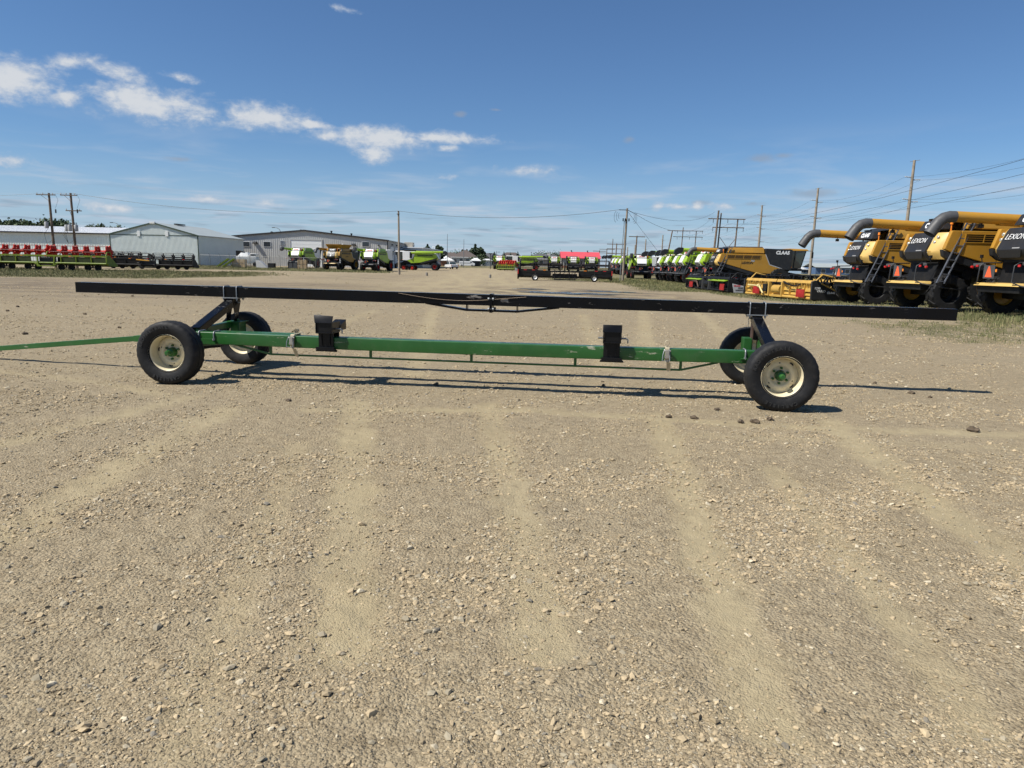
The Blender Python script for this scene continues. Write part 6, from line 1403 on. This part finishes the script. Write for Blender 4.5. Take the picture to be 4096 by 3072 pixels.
def lamps():
    for px, ytop, Yd, lab in ((1789, 936, 215.0, 'tall slim steel mast left of the brown roofed house'), (1855, 957, 225.0, 'tall slim steel mast in front of the brown roofed house'), (1985, 1004, 215.0, 'thin steel mast right of the chimney house'), (2015, 1003, 205.0, 'thin twin mast above the distant lime combine')):
        T = at(px, ytop, Yd); g = gz(T.x, Yd); h = T.z - g; t = empty('light_mast', (T.x, Yd, g), 0, lab, 'mast', 'slim masts'); MB().tube((0, 0, -.3), (.05, 0, h), .14, 8, .06).build('shaft', steel, t, smooth=40); MB().box(-.12, .12, -.12, .12, -.1, .5).build('base', conc, t)
    for px, ytop, Yd, s, lab in ((1888, 1012, 300.0, 1, 'curved street lamp in front of the tall poplars'), (1975, 1008, 300.0, 1, 'curved street lamp right of the pale chimney'), (1125, 911, 205.0, -1, 'curved street lamp rising behind the workshop roof'), (480, 891, 190.0, -1, 'curved street lamp rising behind the gabled shed'), (2030, 1020, 310.0, 1, 'curved street lamp between the small spruces')):
        T = at(px, ytop, Yd); g = gz(T.x, Yd); h = T.z - g; t = empty('street_lamp', (T.x, Yd, g), 0, lab, 'street lamp', 'curved street lamps')
        pts = [(0, 0, -.3), (0, 0, h - 2.2), (s * .15, 0, h - 1.2), (s * .6, 0, h - .4), (s * 1.3, 0, h - .05), (s * 1.9, 0, h)]
        MB().poly(pts, .1, 8, radii=[.13, .10, .09, .08, .07, .07]).build('shaft', steel, t, smooth=40); MB().box(min(s * 1.8, s * 2.6), max(s * 1.8, s * 2.6), -.16, .16, h - .08, h + .1).build('lamp_head', darkg, t, bevel=.03)
    px, Yd = 1960, 205.0; T = at(1962, 1016, Yd); g = gz(T.x, Yd); t = empty('lamp_post', (T.x, Yd, g), 0, 'short black lamp post beside the first distant combine', 'lamp post'); h = T.z - g
    MB().tube((0, 0, -.2), (0, 0, h), .09, 8).build('shaft', dark, t); MB().box(-.45, .45, -.2, .2, h - .05, h + .2).build('lamp_head', dark, t, bevel=.04)
lamps()
# ------------------------------------------------------------------ pickup and camper
def pickup():
    Yd = 183.0; x = xat(1806, Yd); t = empty('pickup_truck', (x, Yd, gz(x, Yd)), R(112), 'white pickup truck parked on the gravel in front of the houses', 'pickup')
    MB().prism([(-2.9, .55), (-2.9, 1.15), (-1.05, 1.18), (-.6, 1.12), (1.2, 1.15), (2.7, 1.05), (2.85, .9), (2.85, .5), (2.3, .45), (-2.6, .45)], -.98, .98).build('body', carw, t, bevel=.07)
    MB().hexa([(-1.05, -.92, 1.15), (1.35, -.92, 1.12), (1.35, .92, 1.12), (-1.05, .92, 1.15), (-.8, -.78, 1.86), (.55, -.78, 1.86), (.55, .78, 1.86), (-.8, .78, 1.86)]).build('cab', carw, t, bevel=.06)
    for s in (-1, 1): MB().hexa([(-.88, s * .90, 1.2), (1.1, s * .90, 1.18), (1.1, s * .94, 1.18), (-.88, s * .94, 1.2), (-.75, s * .78, 1.78), (.5, s * .78, 1.78), (.5, s * .83, 1.78), (-.75, s * .83, 1.78)]).build('side_window', glass, t)
    MB().hexa([(-1.09, -.8, 1.22), (-1.03, -.8, 1.22), (-1.03, .8, 1.22), (-1.09, .8, 1.22), (-.88, -.7, 1.78), (-.82, -.7, 1.78), (-.82, .7, 1.78), (-.88, .7, 1.78)]).build('rear_window', glass, t)
    MB().box(-2.93, -2.90, -.85, .85, .62, 1.08).build('tailgate', carw, t, bevel=.01); MB().box(-3.05, -2.9, -.95, .95, .38, .55).build('bumper', dark, t, bevel=.02); MB().box(-2.95, -2.93, -.2, .2, .58, .72).build('number_plate', greysh, t)
    for s in (-1, 1):
        MB().box(-2.94, -2.88, s * .9 - .07, s * .9 + .07, .75, 1.1).build('tail_lamp', lampr, t)
        MB().box(.95, 1.1, s * 1.12 - .1, s * 1.12 + .1, 1.15, 1.38).build('mirror', dark, t, bevel=.02)
        for xx in (-1.85, 1.85): small_wheel(t, (xx, s * .86, .38), .38, .26, darkg)
pickup()
def camper():
    Yd = 246.0; x = xat(1868, Yd); t = empty('camper_van', (x, Yd, gz(x, Yd)), R(0), 'long white camper van parked in front of the brown roofed house', 'van')
    MB().prism([(-2.6, .3), (-2.6, 1.6), (-2.4, 1.75), (1.5, 1.75), (2.1, 1.25), (2.7, 1.1), (2.75, .4), (2.5, .3)], -.9, .9).build('body', carw, t, bevel=.08); MB().box(-2.4, 1.3, -.92, -.905, 1.05, 1.2).build('stripe', darkg, t); MB().prism([(1.2, 1.2), (1.2, 1.6), (1.5, 1.6), (1.95, 1.2)], -.93, -.905).build('side_window', glass, t)
    for xx in (-1.7, 1.8): small_wheel(t, (xx, -.8, .33), .33, .25, darkg)
camper()
# ------------------------------------------------------------------ trees
def tree(px, Yd, h, w, kind, lab, grp):
    x = xat(px, Yd); g = gz(x, Yd); t = empty('spruce_tree' if kind == 'spruce' else ('poplar_tree' if kind == 'poplar' else 'tree'), (x, Yd, g), 0, lab, 'tree', grp)
    MB().tube((0, 0, -.3), (.1, 0, h * .8), max(.12, h * .018), 7, .04).build('trunk', bark, t, smooth=40)
    n = {'spruce': 1300, 'poplar': 1300, 'round': 1700}[kind]
    V = []; F = []
    cl = [(rs.rand() * .9 + .05, rs.rand() * 6.283) for _ in range(26)]
    for i in range(n):
        if kind == 'spruce':
            k = 1 - math.sqrt(rs.rand()) * .96; lay = .72 + .28 * math.cos(k * 38); r = w / 2 * (1 - k) * lay * (rs.rand() ** .4) + .05; a = rs.rand() * 6.283; p = Vector((r * math.cos(a), r * math.sin(a), .4 + (h - .4) * k - r * .25))
        elif kind == 'poplar':
            k = rs.rand(); r = w / 2 * (math.sin(math.pi * min(1, (k * .93 + .05)) ** .75) ** .8) * (rs.rand() ** .45) * (.75 + .4 * math.sin(k * 17 + px)); a = rs.rand() * 6.283; p = Vector((r * math.cos(a), r * math.sin(a), h * (.10 + .9 * k)))
        else:
            c = cl[i % 26]; cz = c[0]; rr = w * .36 * math.sqrt(max(.05, 1 - (2 * cz - 1) ** 2)); q = rs.randn(3) * .13 * w; p = Vector((rr * math.cos(c[1]) + q[0], rr * math.sin(c[1]) + q[1], h * .28 + h * .66 * cz + q[2] * .7))
        s = (.17 + .20 * rs.rand()) * (h / 12 + .5); u = Vector(rs.randn(3)).normalized(); v = u.cross(Vector(rs.randn(3))).normalized(); o = len(V)
        if kind == 'spruce': u = Vector((p.x, p.y, -.35 * (abs(p.x) + abs(p.y)) - .1)).normalized(); v = u.cross(Vector((0, 0, 1)) + Vector(rs.randn(3)) * .4).normalized() * .55
        V += [p - u * s, p + v * s * .7, p + u * s, p - v * s * .7]; F.append((o, o + 1, o + 2, o + 3))
    me = bpy.data.meshes.new('crown'); me.from_pydata([tuple(v) for v in V], [], F); me.materials.append({'spruce': leafs, 'poplar': leafd, 'round': leafm}[kind])
    link('crown', me, t)
    if kind == 'round':
        for c in cl[:5]: MB().tube((0, 0, h * .3), (w * .25 * math.cos(c[1]), w * .25 * math.sin(c[1]), h * (.4 + .4 * c[0])), .1, 5, .03).build('limb', bark, t)
def trees():
    for px, top, w, lab in ((1886, 1001, 3.2, 'tall poplar, leftmost of the dark clump between the houses'), (1900, 985, 3.4, 'tallest pointed poplar of the clump between the houses'), (1911, 1001, 3.6, 'dark poplar in the middle of the clump between the houses'), (1922, 997, 3.2, 'poplar right of the middle in the clump between the houses'), (1934, 1013, 3.0, 'shorter poplar at the right end of the clump between the houses')):
        h = at(px, top, 285).z - gz(xat(px, 285), 285); tree(px, 285, h + .8, w * 1.45, 'poplar', lab, 'poplars between the houses')
    for px, top, Yd, w, lab in ((1976, 1010, 285, 5.5, 'dark spruce beside the pale chimney house'), (2015, 1010, 300, 5.0, 'dark spruce behind the first distant combine'), (2041, 1015, 300, 4.6, 'small spruce in the middle of the three by the houses'), (2070, 1010, 300, 6.0, 'broad spruce right of the three by the houses')):
        h = at(px, top, Yd).z - gz(xat(px, Yd), Yd); tree(px, Yd, h + .5, w * 1.15, 'spruce', lab, 'spruces by the houses')
    for px, top, Yd, w, kind, lab in ((1752, 986, 250, 3.6, 'poplar', 'pointed tree right behind the silver clad building'), (1764, 993, 252, 3.4, 'poplar', 'second pointed tree behind the silver clad building'), (1710, 983, 260, 2.6, 'poplar', 'single treetop above the silver clad roof'), (1812, 1018, 310, 4, 'poplar', 'narrow dark tree just left of the brown roofed house'), (1828, 1017, 320, 7, 'round', 'round tree behind the brown roofed house, left half'), (1845, 1013, 320, 7, 'round', 'round tree behind the brown roofed house, right half'), (1850, 1003, 340, 4, 'poplar', 'pointed treetop above the ridge of the brown roofed house'), (1867, 1002, 340, 3.5, 'poplar', 'second pointed treetop above the ridge of the brown roofed house'), (1800, 1022, 320, 3, 'poplar', 'narrow treetop next to the slim mast'),
                                    (1912, 1038, 258, 4.5, 'round', 'low round bush in front of the poplar clump'), (2232, 1021, 300, 8, 'round', 'green leafy tree beside the red roofed building'), (2175, 1025, 330, 9, 'round', 'round treetop above the dark hip roof'), (2150, 1024, 335, 6, 'round', 'smaller treetop above the dark hip roof'), (2213, 1024, 330, 5, 'round', 'treetop above the small grey roofed house')):
        h = at(px, top, Yd).z - gz(xat(px, Yd), Yd); tree(px, Yd, max(3, h + .5), w * 1.25, kind, lab, 'trees among the houses')
    left = [(6, 886, 5), (30, 888, 5.5), (49, 884, 5), (68, 888, 5.5), (88, 885, 7), (112, 885, 6.5), (131, 888, 5), (152, 892, 6), (170, 893, 5), (185, 895, 4), (222, 881, 9), (244, 889, 7), (262, 898, 5), (376, 905, 4), (400, 904, 6), (470, 904, 4)]
    for i, (px, top, w) in enumerate(left):
        Yd = 235 + (i % 3) * 7; h = at(px, top - 9, Yd).z - gz(xat(px, Yd), Yd)
        lab = 'treetop above the white barn roof, ' + ['first', 'second', 'third', 'fourth', 'fifth', 'sixth', 'seventh', 'eighth', 'ninth', 'tenth', 'eleventh and largest', 'twelfth', 'thirteenth', 'fourteenth', 'fifteenth', 'sixteenth'][i] + ' counted from the picture edge'
        tree(px, Yd, h, w * 1.05, 'round', lab, 'trees behind the white barn')
trees()
def far_hedge():
    mb = []; V = []; F = []
    for i in range(2600):
        px = 3180 + rs.rand() * 330; Yd = 120 + rs.rand() * 6; x = xat(px, Yd); g = gz(x, Yd); p = Vector((x, Yd, g + rs.rand() ** .8 * .95)); s = .12 + .12 * rs.rand(); u = Vector(rs.randn(3)).normalized(); v = u.cross(Vector(rs.randn(3))).normalized(); o = len(V)
        V += [p - u * s, p + v * s * .6, p + u * s, p - v * s * .6]; F.append((o, o + 1, o + 2, o + 3))
    me = bpy.data.meshes.new('weeds'); me.from_pydata([tuple(v) for v in V], [], F); me.materials.append(mat('dry_weeds', (.16, .15, .075), .8, var=.35, vscale=.7))
    tag(link('weeds', me), 'band of dry olive weeds in front of the blue buildings', 'weeds', kind='stuff')
far_hedge()
